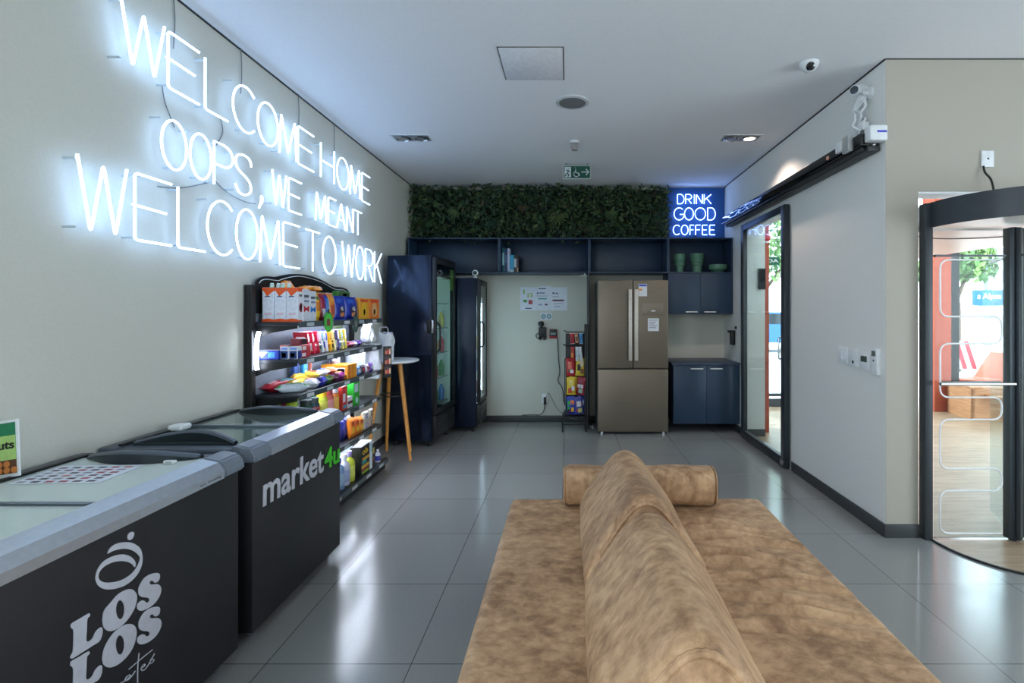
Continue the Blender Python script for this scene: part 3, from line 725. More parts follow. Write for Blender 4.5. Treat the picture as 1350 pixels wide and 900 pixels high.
for px, d in ((213, .08), (290, -.04)):
    y = 2.03 * F / (PX0 - px); cord(n2, [(y, 2.58), (y + .02, 2.50), (y + d, 2.40)])
cord(n2, [(2.85, 2.2), (2.95, 2.16), (3.1, 2.14), (3.22, 2.15)])
cord(n3, [(2.45, 2.07), (2.6, 2.10), (2.8, 2.18)])

cf = thing('neon_coffee_sign', 'small neon sign reading DRINK GOOD COFFEE on the navy panel', 'neon sign', (0, 6.50, 0))
def coffee(word, spans, y_top, y_bot):
    for ch, a, c in spans:
        x0, zt = on_y(760 + a / 5.625, 230 + y_top / 5.625, 6.45); x1, zb = on_y(760 + c / 5.625, 230 + y_bot / 5.625, 6.45)
        q = MB()
        for ln in GL[ch]:
            pts = [Vector((x0 + u * (x1 - x0), -.045, zb + v * (zt - zb))) for u, v in ln]
            if len(pts) <= 6: pts = rounded(pts, .012, 3)
            q.tube(pts, .0042, 8)
        lt = q.build('letter', NEONBLUE, cf)
        q = MB(); xm = (x0 + (x1 - x0) * (.5 if ch in 'COIG' else 0)); q.cyl((xm, -.04, zb + .01), (xm, .0, zb + .01), .004, n=8); q.build('standoff', STAND, lt)
coffee('DRINK', [('D', 750, 798), ('R', 810, 855), ('I', 866, 884), ('N', 890, 935), ('K', 948, 1000)], 146, 216)
coffee('GOOD', [('G', 724, 795), ('O', 802, 868), ('O', 880, 958), ('D', 974, 1030)], 246, 336)
coffee('COFFEE', [('C', 718, 768), ('O', 778, 828), ('F', 842, 872), ('F', 884, 920), ('E', 934, 970), ('E', 988, 1028)], 374, 446)
q = MB(); q.tube([(1.63, -.02, 2.44), (1.70, -.02, 2.39), (1.72, -.02, 2.372)], .004, 6); q.build('cord', BLACK, cf)
# ================================================================ CHEST FREEZERS
FX = -1.37                                   # front face of both freezers
def chest_freezer(label, y0, y1, near_end, railmat, lidglass):
    L = y1 - y0; t = thing('chest_freezer', label, 'freezer', (-1.7, y0, 0))
    X0, X1 = -.325, .33                      # back, front (local)
    zt = .80
    q = MB()                                 # shell: four walls and a floor, open at the top
    q.box(X0, X0 + .06, 0, L, .06, zt, bev=.004); q.box(X1 - .06, X1, 0, L, .06, zt, bev=.004)
    q.box(X0 + .05, X1 - .05, 0, .06, .06, zt, bev=.004); q.box(X0 + .05, X1 - .05, L - .06, L, .06, zt, bev=.004)
    q.box(X0 + .05, X1 - .05, .05, L - .05, .06, .1)
    q.build('cabinet', FREEZERBODY, t)
    q = MB()
    a, b_, c, d = X0 + .061, X1 - .061, .061, L - .061
    q.box(a, a + .008, c, d, .4, zt); q.box(b_ - .008, b_, c, d, .4, zt); q.box(a, b_, c, c + .008, .4, zt); q.box(a, b_, d - .008, d, .4, zt); q.box(a, b_, c, d, .395, .404)
    q.build('liner', LINER, t, smooth=0)
    ec = .11                                 # corner piece length
    fr = [(X1 + .018, .80), (X1 + .018, .83), (X1 - .005, .862), (X1 - .07, .875), (X1 - .085, .868), (X1 - .085, .80)]
    q = MB(); q.prism(fr, lambda u, v, a_: (u, a_, v), ec if near_end else 0, L - ec); q.build('front_rail', railmat, t, smooth=25)
    for e in ((L - ec, L + .012),) + (((-.012, ec),) if near_end else ()):
        q = MB(); q.prism([(u + (.003 if u > X1 - .01 else 0), v + (.003 if v > .82 else 0)) for u, v in fr], lambda u, v, a_: (u, a_, v), *e)
        bmesh.ops.bevel(q.bm, geom=[e_ for e_ in q.bm.edges if e_.calc_length() > .02], offset=.008, segments=3, affect='EDGES')
        q.build('corner_cap', GREYPLASTIC2, t)
    q = MB(); q.box(X0 - .008, X0 + .075, -.012, L + .012, .80, .866, bev=.012, seg=3); q.build('back_rail', GREYPLASTIC, t)
    for yy, s_ in ((L - .075, 1), (0.0, -1)):
        q = MB(); q.box(X0 + .07, X1 - .08, yy + (-.012 if s_ < 0 else 0), yy + .075 + (.012 if s_ > 0 else 0), .80, .862, bev=.012, seg=3); q.build('end_rail', GREYPLASTIC, t)
        ends = s_ > 0 or near_end
        if ends:                             # bowed hand grip over a recess
            yb = yy + (.0 if s_ > 0 else .075); n = 24; xa, xb = X0 + .10, X1 - .11
            g = MB()
            def sec(i, j, yb=yb, s_=s_):
                f = i / n; k = math.sin(PI * f); x = xa + (xb - xa) * f
                yc = yb + s_ * (.016 - .066 * k); zc = .870 + .034 * k
                hw, hh = .014 + .008 * k, .010
                return Vector((x, yc + hw * math.cos(2 * PI * j / 8), zc + hh * math.sin(2 * PI * j / 8)))
            g.grid(sec, n + 1, 9); bmesh.ops.remove_doubles(g.bm, verts=g.bm.verts, dist=1e-5); g.build('hand_grip', GREYPLASTIC, t)
            g = MB()
            g.grid(lambda i, j: sec(i, 4) + Vector((0, (.003, -.003, -.003, .003)[j], 0)) if j < 2 else Vector((sec(i, 4).x, sec(i, 4).y + (-.003 if j == 2 else .003), .861)), n + 1, 4)
            g.build('grip_web', mat('recess_black', (30, 40, 44), .35), t)
            g = MB(); pl = [(xa + (xb - xa) * i / n, yb + s_ * (.022 - .062 * math.sin(PI * i / n))) for i in range(n + 1)] + [(xb, yb + s_ * .03), (xa, yb + s_ * .03)]
            g.prism(pl, lambda u, v, a_: (u, v, a_), .858, .868); g.build('grip_recess', mat('recess_black', (30, 40, 44), .35), t)
    m = L * .52
    for (ya, yb, zz, nm) in ((.06, m + .02, .853, 'near'), (m - .02, L - .06, .860, 'far')):
        g = MB(); g.box(X0 + .07, X1 - .08, ya, yb, zz, zz + .004); g.build('glass_lid', lidglass, t, smooth=0)
        g = MB(); ye = yb - .012 if nm == 'near' else ya
        g.box(X0 + .07, X1 - .08, ye, ye + .012, zz - .004, zz + .008, bev=.002); g.build('lid_edge', GREYPLASTIC2, t)
    g = MB(); g.box(X0 + .055, X0 + .075, .02, L - .02, .866, .874, bev=.002); g.build('lid_runner', BLACK, t)
    for x in (X0 + .07, X1 - .06):
        for y in (.08, L - .06):
            g = MB(); g.box(x - .02, x + .02, y - .02, y + .02, .042, .062); g.cyl((x - .012, y, .024), (x + .012, y, .024), .024, n=18); g.build('caster', CHROME if x > 0 else BLACK, t)
    return t, L
Y1a, Y1b, Y2a, Y2b = .98, 2.06, 2.15, 2.975
fz1, L1 = chest_freezer('black chest freezer nearest us with the LOS LOS lettering', Y1a, Y1b, False, ALU, glass('milky_lid_glass', (222, 240, 232), 1.0, .6))  # lid glass with a white diffuse layer mixed in
fz2, L2 = chest_freezer('black chest freezer with market4u lettering between the other freezer and the snack shelf', Y2a, Y2b, True, ALU, glass('clear_lid_glass', (222, 240, 236), 1.3, .06))
g = MB(); g.box(-.27, -.20, .28, .36, .866, .895, bev=.012, seg=3); g.build('lid_lock', WHITEP, fz2, label='white lock on the back of the lid')
LETTER = mat('silver_vinyl', (196, 196, 206), .5)
LETGREEN = mat('green_vinyl', (70, 205, 40), .5)
def rail_text(t, y, z, w, s):
    text('rail_label', s, (.349, y, z), (0, 1, 0), (0, 0, 1), w, .011, mat('rail_print', (96, 100, 112), .5), t, .0006)
rail_text(fz1, L1 - .24, .808, .11, 'eco  freezing')
# market4u on the second freezer
def mk(word, m, p0, p1, zbase0, h):
    y0 = 1.37 * F / (PX0 - p0); y1 = 1.37 * F / (PX0 - p1)
    up = Vector((0, -.045, 1)).normalized()
    text('lettering', word, (.3305, y0 - Y2a, zbase0), Vector((0, 1, -.03)).normalized(), Vector((0, .03, 1)).normalized(), y1 - y0, h, m, fz2, .003, .018)
mk('market', LETTER, 346, 426, .578, .142)
mk('4u', LETGREEN, 427.5, 447, .562, .118)
# LOS LOS logo, traced on the front plane of the first freezer
def onf(px, py):
    y, z = on_x(px, py, FX); return (y - Y1a, z)
def fmap(u, v, d): return Vector((.3305 + d, u, v))
A_ = lambda P: [onf(80 + x / 7.5, 690 + y / 7.5) for x, y in P]
B_ = lambda P, dx=0, dy=0: [onf(80 + x / 8.18 + dx, 790 + y / 8.18 + dy) for x, y in P]
ring = [(458, 297), (480, 245), (530, 205), (600, 186), (680, 186), (740, 210), (785, 255), (803, 330), (795, 410), (760, 490), (700, 560), (620, 615), (520, 646), (430, 648), (370, 615), (342, 560), (342, 510), (360, 450), (410, 380), (480, 335), (560, 308), (630, 306), (690, 330), (728, 372), (735, 410), (725, 430), (700, 400), (650, 376), (580, 370), (500, 385), (430, 420), (385, 465), (366, 515), (374, 552), (410, 577), (470, 583), (560, 570), (640, 535), (710, 480), (755, 415), (778, 350), (770, 318), (730, 280), (680, 256), (620, 248), (550, 258), (500, 275)]
dot = [(655, 130), (665, 100), (690, 82), (715, 85), (720, 105), (708, 140), (685, 160), (662, 156)]
filled('logo_ring', [dense(A_(ring), 3)], fmap, .002, LETTER, fz1)
filled('logo_dot', [dense(A_(dot), 4)], fmap, .002, LETTER, fz1)
O1 = [onf(*p) for p in [(137, 804), (144, 795.3), (154.7, 783.3), (165.3, 777.3), (173.3, 776.7), (178.7, 782), (179.7, 788.7), (178, 797), (175.4, 804), (168, 815.7), (157, 826.7), (146, 831.6), (138.7, 829.7), (135, 823), (134.6, 813.2)]]
def hole(cx, cy, rx, ry): return [onf(cx + rx * math.cos(2 * PI * i / 28), cy + ry * math.sin(2 * PI * i / 28)) for i in range(28)]
filled('letter', [dense(O1, 4), hole(157.6, 803.4, 5.7, 12.6)], fmap, .002, LETTER, fz1)
O2 = B_([(445, 620), (470, 510), (540, 390), (620, 310), (700, 268), (765, 268), (802, 305), (810, 380), (780, 500), (720, 600), (640, 680), (560, 725), (500, 730), (455, 695)])
filled('letter', [dense(O2, 4), hole(157.4, 849.9, 5.7, 12.8)], fmap, .002, LETTER, fz1)
Lp = [(102, 290), (115, 255), (200, 205), (290, 152), (306, 155), (306, 180), (280, 210), (274, 330), (272, 450), (330, 428), (370, 350), (420, 302), (443, 312), (440, 380), (410, 450), (350, 490), (240, 560), (130, 630), (102, 632), (100, 610), (124, 560), (132, 440), (131, 330), (110, 310)]
filled('letter', [dense(B_(Lp), 3)], fmap, .002, LETTER, fz1)
filled('letter', [dense(B_(Lp, -.5, 50), 3)], fmap, .002, LETTER, fz1)
Sp = [(975, 520), (965, 560), (935, 583), (915, 575), (902, 562), (880, 568), (872, 588), (890, 602), (950, 598), (980, 620), (988, 660), (970, 720), (930, 780), (870, 830), (800, 860), (760, 850), (748, 820), (757, 788), (790, 762), (818, 762), (840, 780), (865, 773), (872, 748), (855, 732), (800, 725), (768, 700), (763, 650), (780, 600), (820, 540), (880, 500), (940, 487), (968, 495)]
filled('letter', [dense(A_(Sp), 3)], fmap, .002, LETTER, fz1)
filled('letter', [dense([onf(80 + x / 7.5 + .3, 690 + y / 7.5 + 44.5) for x, y in Sp], 3)], fmap, .002, LETTER, fz1)
def script(pts):
    q = MB(); q.tube(dense([(.3315, *p) for p in B_(pts)], 5, False), .0017, 6); q.build('script_lettering', LETTER, fz1)
script([(640, 900), (700, 870), (742, 825), (735, 812), (702, 838), (690, 868), (722, 865), (765, 820), (800, 770)])
script([(840, 578), (826, 720), (825, 930)]); script([(730, 752), (850, 650), (985, 542)])
script([(860, 742), (900, 715), (898, 697), (872, 720), (865, 755), (890, 762), (930, 720), (1008, 582)]); script([(965, 645), (1002, 650), (985, 678), (960, 692)])
# things in and on the freezers
def frozen(label, t, x, y, w, l, z, h, col, cat='box', rz=0):
    o = thing('ice_cream_tub', label, cat, (x, y, z), (0, 0, rz), 'frozen tubs inside the freezers')
    q = MB(); q.box(-w / 2, w / 2, -l / 2, l / 2, 0, h, bev=.008); q.build('tub', C(col), o)
    q = MB(); q.box(-w / 2 - .004, w / 2 + .004, -l / 2 - .004, l / 2 + .004, h, h + .014, bev=.004); q.build('lid', LINER, o)
    q = MB(); q.box(-w * .3, w * .3, -l * .3, l * .3, h + .0141, h + .0148); q.build('label_patch', C((214, 224, 218)), o, smooth=0)
for k, (x, y) in enumerate([(-1.79, 1.20), (-1.53, 1.20), (-1.79, 1.49), (-1.53, 1.49), (-1.79, 1.78), (-1.53, 1.78)]):
    frozen('white tub inside the nearest freezer, %s the wall, %s row from us' % (('beside' if x < -1.7 else 'away from'), ('first', 'second', 'third')[k // 2]), fz1, x, y, .24, .27, .405, .36, (226, 232, 228))
cols = [((206, 70, 66), 'red'), ((226, 168, 60), 'yellow'), ((80, 120, 190), 'blue'), ((228, 232, 230), 'white'), ((200, 110, 60), 'orange'), ((236, 236, 232), 'cream')]
for k, (x, y) in enumerate([(-1.53, 2.36), (-1.79, 2.36), (-1.53, 2.57), (-1.79, 2.57), (-1.53, 2.78), (-1.79, 2.78)]):
    frozen('%s tub inside the market4u freezer' % cols[k][1], fz2, x, y, .22, .19, .405, (.27, .2, .22, .2, .25, .16)[k], cols[k][0])
sh = thing('price_sheet', 'white sheet with a grid of red and black price cards on the nearest freezer lid', 'sheet', (-1.77, 1.80, .8652), (0, 0, .06))
q = MB(); q.box(-.15, .15, -.10, .10, 0, .0012); q.build('sheet', PAPER, sh, smooth=0)
rnd = random.Random(11)
for i in range(6):
    for j in range(6):
        c = rnd.choice([(168, 60, 70), (60, 56, 66), (196, 120, 110), (150, 150, 160), (90, 60, 70)])
        q = MB(); q.box(-.135 + i * .046, -.108 + i * .046, -.09 + j * .031, -.075 + j * .031, .0012, .0018); q.build('price_card', C(c), sh, smooth=0)
tg = thing('lid_tag', 'small white tag on the far grip of the nearest freezer', 'tag', (-1.545, 1.925, .8655))
q = MB(); q.box(-.022, .022, -.008, .008, 0, .012, bev=.003); q.build('tag_body', WHITEP, tg)
q = MB(); q.box(-.012, .012, -.0085, -.0078, .003, .009); q.build('tag_print', C((150, 160, 160)), tg, smooth=0)
ts = thing('advert_stand', 'white framed green advert with nuts standing at the back of the nearest freezer lid', 'advert', (-1.985, 1.75, .868), (math.radians(-6), math.radians(-9), 0))
q = MB(); q.box(-.055, .055, -.003, .003, 0, .2, bev=.002); q.build('frame', WHITEP, ts)
q = MB(); q.box(-.048, .046, -.0045, -.0032, .06, .19); q.build('upper_print', C((20, 124, 84)), ts, smooth=0)
q = MB(); q.box(-.048, .046, -.0050, -.0045, .06, .145); q.build('middle_print', C((172, 206, 120)), ts, smooth=0)
text('lettering', 'nuts', (-.04, -.0052, .098), (1, 0, 0), (0, 0, 1), .082, .026, BLACK, ts, .0006, .03)
q = MB(); q.box(-.048, .046, -.0046, -.0032, .012, .06); q.build('lower_print', C((92, 54, 34)), ts, smooth=0)
for k in range(7):
    q = MB(); x = -.04 + (k % 4) * .026; z = .024 + (k // 4) * .022
    q.lathe([(0, -.002), (.011, -.001), (.011, .001), (0, .003)], n=12, M=Matrix.Translation((x, -.005, z)) @ Matrix.Rotation(PI / 2, 4, 'X')); q.build('nut_picture', C((208, 126, 60)), ts)
q = MB(); q.box(-.055, .055, .0, .05, -.004, .0); q.build('foot', CLEARP, ts, smooth=0)

# ================================================================ THE SOFA ISLAND
sofa = thing('sofa', 'double-sided tan suede sofa island in the foreground', 'sofa', (.37, .72, 0))
SX0, SX1, SY1, SZ = -.69, .69, 2.045, .42          # local: y from 0 to 2.045
def slab(name, x0, x1, y0, y1, z0, z1, r, nx, ny, disp=None):
    q = MB()
    def spread(a, b_, n):                            # finer rows at the edges
        e = [a + r * (1 - math.cos(PI / 2 * i / 5)) for i in range(6)]; f_ = [b_ - r * (1 - math.cos(PI / 2 * i / 5)) for i in range(5, -1, -1)]
        return e + [a + r + (b_ - a - 2 * r) * i / n for i in range(1, n)] + f_
    xs, ys = spread(x0, x1, nx), spread(y0, y1, ny)
    def P(i, j):
        x, y = xs[i], ys[j]
        ex = max(0, r - min(x - x0, x1 - x)); ey = max(0, r - min(y - y0, y1 - y)); e = math.hypot(ex, ey)
        if e > r:
            k = r / e; cx = x0 + r if x < (x0 + x1) / 2 else x1 - r; cy = y0 + r if y < (y0 + y1) / 2 else y1 - r
            x, y = cx + (x - cx) * k, cy + (y - cy) * k; e = r
        z = z1 - r + math.sqrt(max(0, r * r - e * e))
        if disp: z += disp(x, y) * (1 - e / r)
        return Vector((x, y, z))
    vs = q.grid(P, len(xs), len(ys))
    nX, nY = len(xs), len(ys)
    loop = [vs[i][0] for i in range(nX)] + [vs[nX - 1][j] for j in range(1, nY)] + [vs[i][nY - 1] for i in range(nX - 2, -1, -1)] + [vs[0][j] for j in range(nY - 2, 0, -1)]
    low = [q.bm.verts.new((v.co.x, v.co.y, z0)) for v in loop]
    for i in range(len(loop)):
        try: q.bm.faces.new([loop[i], loop[(i + 1) % len(loop)], low[(i + 1) % len(loop)], low[i]])
        except ValueError: pass
    q.bm.faces.new(low[::-1])
    return q.build(name, SUEDE, sofa, smooth=60)
rw = random.Random(21)
WR_ = []
for k in range(11):
    WR_.append((rw.uniform(.30, .50), .92 + k * .082 + rw.uniform(-.02, .02), rw.uniform(.12, .22), rw.uniform(.014, .021), rw.uniform(.020, .030), rw.uniform(-.30, -.02)))
def creases(x, y):
    z = .004 * math.sin(x * 9 + y * 3) * math.sin(y * 5 + 1)
    for cx, cy, lx, ly, a, an in WR_:
        dx, dy = x - cx, y - cy
        u = dx * math.cos(an) + dy * math.sin(an); v = -dx * math.sin(an) + dy * math.cos(an) + .5 * u * u
        z += a * math.exp(-(u / lx) ** 2) * (math.exp(-(v / ly) ** 2) - .8 * math.exp(-((v + 1.7 * ly) / ly) ** 2))
    return z
soft = lambda x, y: .004 * math.sin(x * 11 + 1) * math.sin(y * 6)
slab('seat', SX0, -.10, 0, SY1, .14, SZ, .035, 24, 60, soft)
slab('seat', -.095, SX1, 0, SY1, .14, SZ, .035, 70, 420, creases)
q = MB(); q.box(SX0 + .06, SX1 - .06, .06, SY1 - .06, .06, .139, bev=.01); q.build('plinth', BLACK, sofa)
for x in (SX0 + .15, SX1 - .15):
    for y in (.15, SY1 - .15):
        q = MB(); q.cyl((x, y, 0), (x, y, .061), .025, .03); q.build('foot', BLACK, sofa)
PROF = [(-.225, 0), (-.232, .03), (-.225, .07), (-.20, .12), (-.16, .175), (-.118, .235), (-.077, .285), (-.04, .317), (0, .328), (.04, .317), (.077, .285), (.118, .235), (.16, .175), (.20, .12), (.225, .07), (.232, .03), (.225, 0)]
PROF = dense(PROF, 4, False)
def backrest(y0, y1, zn, zf):
    t_ = bpy.data.objects.new('backrest', None)
    q = MB(); n = 44; m = len(PROF)
    def P(i, j):
        f = i / n; y = y0 + (y1 - y0) * f
        e = min(f, 1 - f) * (y1 - y0); k = 1 - .10 * (1 - min(1, e / .045)) ** 2.2
        u, v = PROF[j]; hz = zn + (zf - zn) * f
        wob = 1 + .012 * math.sin(7 * f + u * 9)
        return Vector((-.085 + u * k * wob, y, SZ + .002 + v * hz * (k if v > .01 else 1)))
    vs = q.grid(P, n + 1, m)
    q.bm.faces.new([v for v in vs[0]]); q.bm.faces.new([v for v in vs[-1]][::-1])
    for i in range(n):
        q.bm.faces.new([vs[i][0], vs[i][m - 1], vs[i + 1][m - 1], vs[i + 1][0]])
    o = q.build('backrest', SUEDE, sofa, smooth=50)
    for f in (0, 1):
        y = (y0, y1)[f]; hz = (zn, zf)[f]
        pts = [Vector((-.085 + u * .915, y + (.006 if f == 0 else -.006), SZ + .004 + v * hz * .915)) for u, v in PROF]
        q = MB(); q.tube(pts, [.0095 + .0022 * (i % 2) for i in range(len(pts))], 8); q.build('piping', SUEDE, o)
    return o
backrest(.335, 1.085, 1.0, .965)
backrest(1.09, 1.86, 1.09, .98)
bol = thing('bolster_cushion', 'tan suede bolster lying across the far end of the sofa', 'bolster', (.37, 2.668, SZ + .003))
q = MB(); n = 26
pr = [(.082 * math.copysign(abs(math.cos(2 * PI * j / 40)) ** .72, math.cos(2 * PI * j / 40)), .1 + .1 * math.copysign(abs(math.sin(2 * PI * j / 40)) ** .72, math.sin(2 * PI * j / 40))) for j in range(40)]
def PB(i, j):
    f = i / n; e = min(f, 1 - f) * .81; k = 1 - .14 * (1 - min(1, e / .03)) ** 2
    u, v = pr[j % 40]; return Vector((-.40 + .81 * f, u * k, .1 + (v - .1) * k + .003 * math.sin(f * 19)))
vs = q.grid(PB, n + 1, 41)
bmesh.ops.remove_doubles(q.bm, verts=q.bm.verts, dist=1e-6)
q.bm.verts.ensure_lookup_table()
be = [e for e in q.bm.edges if len(e.link_faces) == 1]
bmesh.ops.edgeloop_fill(q.bm, edges=be)
q.build('cover', SUEDE, bol, smooth=50)
for x in (-.392, .402):
    q = MB(); q.tube([Vector((x, u * .94, .1 + (v - .1) * .94)) for u, v in pr], .004, 7, True); q.build('piping', SUEDE, bol)
# ================================================================ KITCHEN END
KY = 6.16                                             # front of the upper shelving
def open_unit(label, x0, x1):
    t = thing('open_shelf_unit', label, 'shelf', ((x0 + x1) / 2, BACK, 1.925), group='navy open shelf units')
    w = (x1 - x0) / 2 - .001; d = BACK - KY - .002; H = .442; p = .016
    for nm, a in (('bottom_board', (-w, w, -d, 0, 0, p)), ('top_board', (-w, w, -d, 0, H - p, H)), ('side_board', (-w, -w + p, -d, 0, p, H - p)), ('side_board', (w - p, w, -d, 0, p, H - p)), ('back_board', (-w + p, w - p, -.01, 0, p, H - p))):
        q = MB(); q.box(*a, bev=.0015); q.build(nm, NAVY, t)
    return t
XS = [-2.0, -.865, .254, 1.232, 2.035]
for k, l in enumerate(('empty navy open shelf unit above the tall drinks coolers', 'navy open shelf unit holding the books', 'empty navy open shelf unit above the steel fridge', 'navy open shelf unit holding the green vases')):
    open_unit(l, XS[k], XS[k + 1])
def handle(q, x, z, y): q.tube(rounded([(x - .068, y, z), (x - .068, y - .02, z), (x + .068, y - .02, z), (x + .068, y, z)], .006), .007, 8)
def cupboard(name, label, x0, x1, y0, z0, z1, hz, side_gap=.0):
    t = thing(name, label, 'cabinet', ((x0 + x1) / 2, BACK, z0)); w = (x1 - x0) / 2 - .001; d = BACK - y0; H = z1 - z0
    q = MB(); q.box(-w, w, -d + .02, -.001, 0, H, bev=.002); q.build('carcass', NAVY, t)
    for s_ in (-1, 1):
        a, b_ = (-w, -.0015) if s_ < 0 else (.0015, w)
        q = MB(); q.box(a, b_, -d, -d + .019, .002, H - .002, bev=.0015); dr = q.build('door', NAVY, t)
        q = MB(); handle(q, s_ * .115, hz, -d); q.build('handle', mat('pale_pull', (222, 222, 220), .4, .2), dr)
    return t
cupboard('wall_cupboard', 'navy two-door wall cupboard right of the steel fridge', XS[3], 2.035, KY, 1.417, 1.923, .028)
cupboard('base_cupboard', 'navy two-door base cupboard floating above the floor right of the steel fridge', 1.245, 2.035, 5.92, .11, .812, .66)
q = MB(); q.box(1.225, 2.036, 5.90, BACK - .002, .813, .84, bev=.003); tag(q.build('worktop', mat('dark_blue_worktop', (48, 62, 84), .4), None), 'dark worktop on the navy base cupboard', 'worktop')
q = MB(); q.box(.236, .256, KY, BACK - .002, .0, 1.923, bev=.001); tag(q.build('fridge_side_panel', DARKTRIM, None), 'tall thin dark panel left of the steel fridge', 'panel')
q = MB(); q.box(1.29, 2.036, 6.495, BACK - .001, 2.37, CEIL - .015); q.build('sign_backing', NAVYPANEL, None)
tag(bpy.data.objects['sign_backing'], 'blue backing panel behind the coffee neon sign', 'panel')
t = thing('shelf_bracket', 'small white bracket at the top of the dark panel beside the fridge', 'bracket', (.20, KY + .05, 1.925))
q = MB(); q.box(-.06, .03, -.01, .01, -.035, -.02, bev=.002); q.build('arm', WHITEP, t)
q = MB(); q.cyl((.0, 0, -.02), (.0, 0, 0), .012, n=12); q.build('stem', WHITEP, t)

# plant wall
pw = thing('plant_wall', 'long panel of dense green artificial foliage above the navy shelves', 'plants', (-.38, 6.5, 2.37))
q = MB(); q.box(-1.64, 1.64, -.03, .028, .0, .66); q.build('backing_panel', mat('foliage_backing', (26, 34, 24), .9), pw, smooth=0)
PG = [mat('plant_green_%d' % i, c, .55, 0, .25, 25) for i, c in enumerate([(58, 86, 50), (44, 70, 44), (76, 100, 58), (52, 78, 62), (92, 106, 62), (84, 74, 52)])]
rnd = random.Random(5); q = MB()
def lf(q, M, l, w):
    q.faces([(0, 0, 0), (w, -.1 * l, .35 * l), (.7 * w, -.22 * l, .75 * l), (0, -.4 * l, l), (-.7 * w, -.22 * l, .75 * l), (-w, -.1 * l, .35 * l), (0, -.04 * l, .4 * l)],
            [(0, 1, 6), (1, 2, 3, 6), (6, 3, 4, 5), (0, 6, 5)], M)
for k in range(5200):
    x = rnd.uniform(-1.66, 1.66); z = rnd.uniform(.0, .70); y = -.03 - rnd.random() ** 1.2 * (.16 + .05 * math.sin(x * 7) + .04 * math.sin(z * 13 + x * 3))
    if z > .6: y += .02
    M = Matrix.Translation((x, y, z)) @ Euler((rnd.uniform(-.4, 1.5), rnd.uniform(-.6, .6), rnd.uniform(-1.2, 1.2))).to_matrix().to_4x4() @ Matrix.Rotation(rnd.choice((0, 1.6, 3.1, 4.7)) + rnd.uniform(-.6, .6), 4, 'Y')
    q.mi = rnd.choices(range(6), (5, 6, 3, 4, 2, 1))[0]
    l = rnd.uniform(.035, .085); lf(q, M, l, l * rnd.uniform(.13, .3))
o = q.build('foliage', PG, pw, smooth=0); o['kind'] = 'stuff'
def frond(x, z, n, l, spread, base, col, y=-.2):
    q = MB()
    for k in range(n):
        a = base + spread * (k / (n - 1) - .5)
        M = Matrix.Translation((x, y, z)) @ Matrix.Rotation(a, 4, 'Y') @ Matrix.Rotation(.35, 4, 'X')
        ll = l * (.75 + .25 * math.cos((k / (n - 1) - .5) * 2.4)); lf(q, M, ll, .012)
    q.build('palm_frond', PG[col], pw, smooth=0)
frond(.23, .3, 9, .2, 2.6, 2.9, 4); frond(-.62, .24, 8, .15, 2.2, 2.6, 3); frond(-1.05, .36, 7, .15, 2.4, 3.5, 2); frond(.9, .34, 8, .15, 2.5, 2.9, 2); frond(-1.4, .22, 8, .14, 2.2, 2.4, 0); frond(-.2, .42, 7, .13, 2.4, 3.2, 5); frond(1.35, .3, 8, .14, 2.3, 3.3, 0)

# books on the second shelf unit: a thin row standing at its left end
bx = -.842
def book(label, w, d, h, col, band, bandcol, lean=0):
    global bx
    t = thing('book', label, 'book', (bx + w / 2, 6.27, 1.9412), (0, lean, 0), 'books standing on the navy shelf')
    q = MB(); q.box(-w / 2, w / 2, 0, .004, 0, h, bev=.001); q.box(-w / 2, -w / 2 + .002, 0, d, 0, h); q.box(w / 2 - .002, w / 2, 0, d, 0, h); q.build('cover', C(col, .4), t)
    q = MB(); q.box(-w / 2 + .0021, w / 2 - .0021, .0045, d - .004, .003, h - .003); q.build('page_block', PAPER, t, smooth=0)
    q = MB(); q.box(-w / 2 + .002, w / 2 - .002, -.0008, .0, h * band[0], h * band[1]); q.build('spine_label', C(bandcol, .4), t, smooth=0)
    bx += w + .002
book('tall dark teal book with pale spine lettering at the left end of the row', .03, .16, .315, (20, 92, 112), (.3, .8), (150, 206, 214))
book('tall dark blue book second from the left in the row', .034, .16, .30, (26, 62, 104), (.4, .75), (60, 96, 140))
book('thin pale lilac-white book in the middle of the row', .025, .16, .305, (212, 212, 232), (.02, .12), (150, 196, 214))
book('bright cyan-blue book right of the pale one', .05, .15, .225, (44, 156, 196), (.02, .16), (196, 220, 228))
book('dark book with white swirl on its spine in the row', .036, .15, .22, (40, 44, 36), (.3, .8), (176, 184, 196))
book('slim brown and black book at the right end of the row', .02, .15, .205, (62, 40, 44), (.05, .3), (196, 150, 130))

# vases
VG = mat('sage_ceramic', (86, 128, 104), .5, 0, .04); VG2 = mat('sage_ceramic_dark', (74, 114, 92), .5)
def vase(label, px, prof, band=None):
    X = (px - PX0) * 6.3 / F
    t = thing('vase', label, 'vase', (X, 6.3, 1.9412), group='green ceramics on the shelf')
    q = MB(); q.lathe(prof, n=36); q.build('vessel', VG, t)
    if band:
        q = MB(); q.lathe([(band[0], band[1]), (band[0] + .003, band[1] + .003), (band[0] + .003, band[2] - .003), (band[0], band[2])], n=36); q.build('ring_band', VG2, t)
vase('taller green stepped vase at the left on the shelf', 896, [(0, 0), (.045, 0), (.047, .085), (.062, .09), (.064, .16), (.070, .165), (.072, .235), (.06, .235), (.055, .11), (0, .1)], (.064, .12, .158))
vase('green stepped vase with wide mouth in the middle of the three ceramics', 919, [(0, 0), (.054, 0), (.056, .09), (.068, .095), (.078, .17), (.082, .175), (.084, .24), (.07, .24), (.06, .12), (0, .11)], (.0705, .115, .14))
vase('low wide green bowl right of the two green vases', 946.5, [(0, 0), (.06, 0), (.075, .02), (.112, .045), (.115, .1), (.105, .1), (.09, .04), (0, .03)])

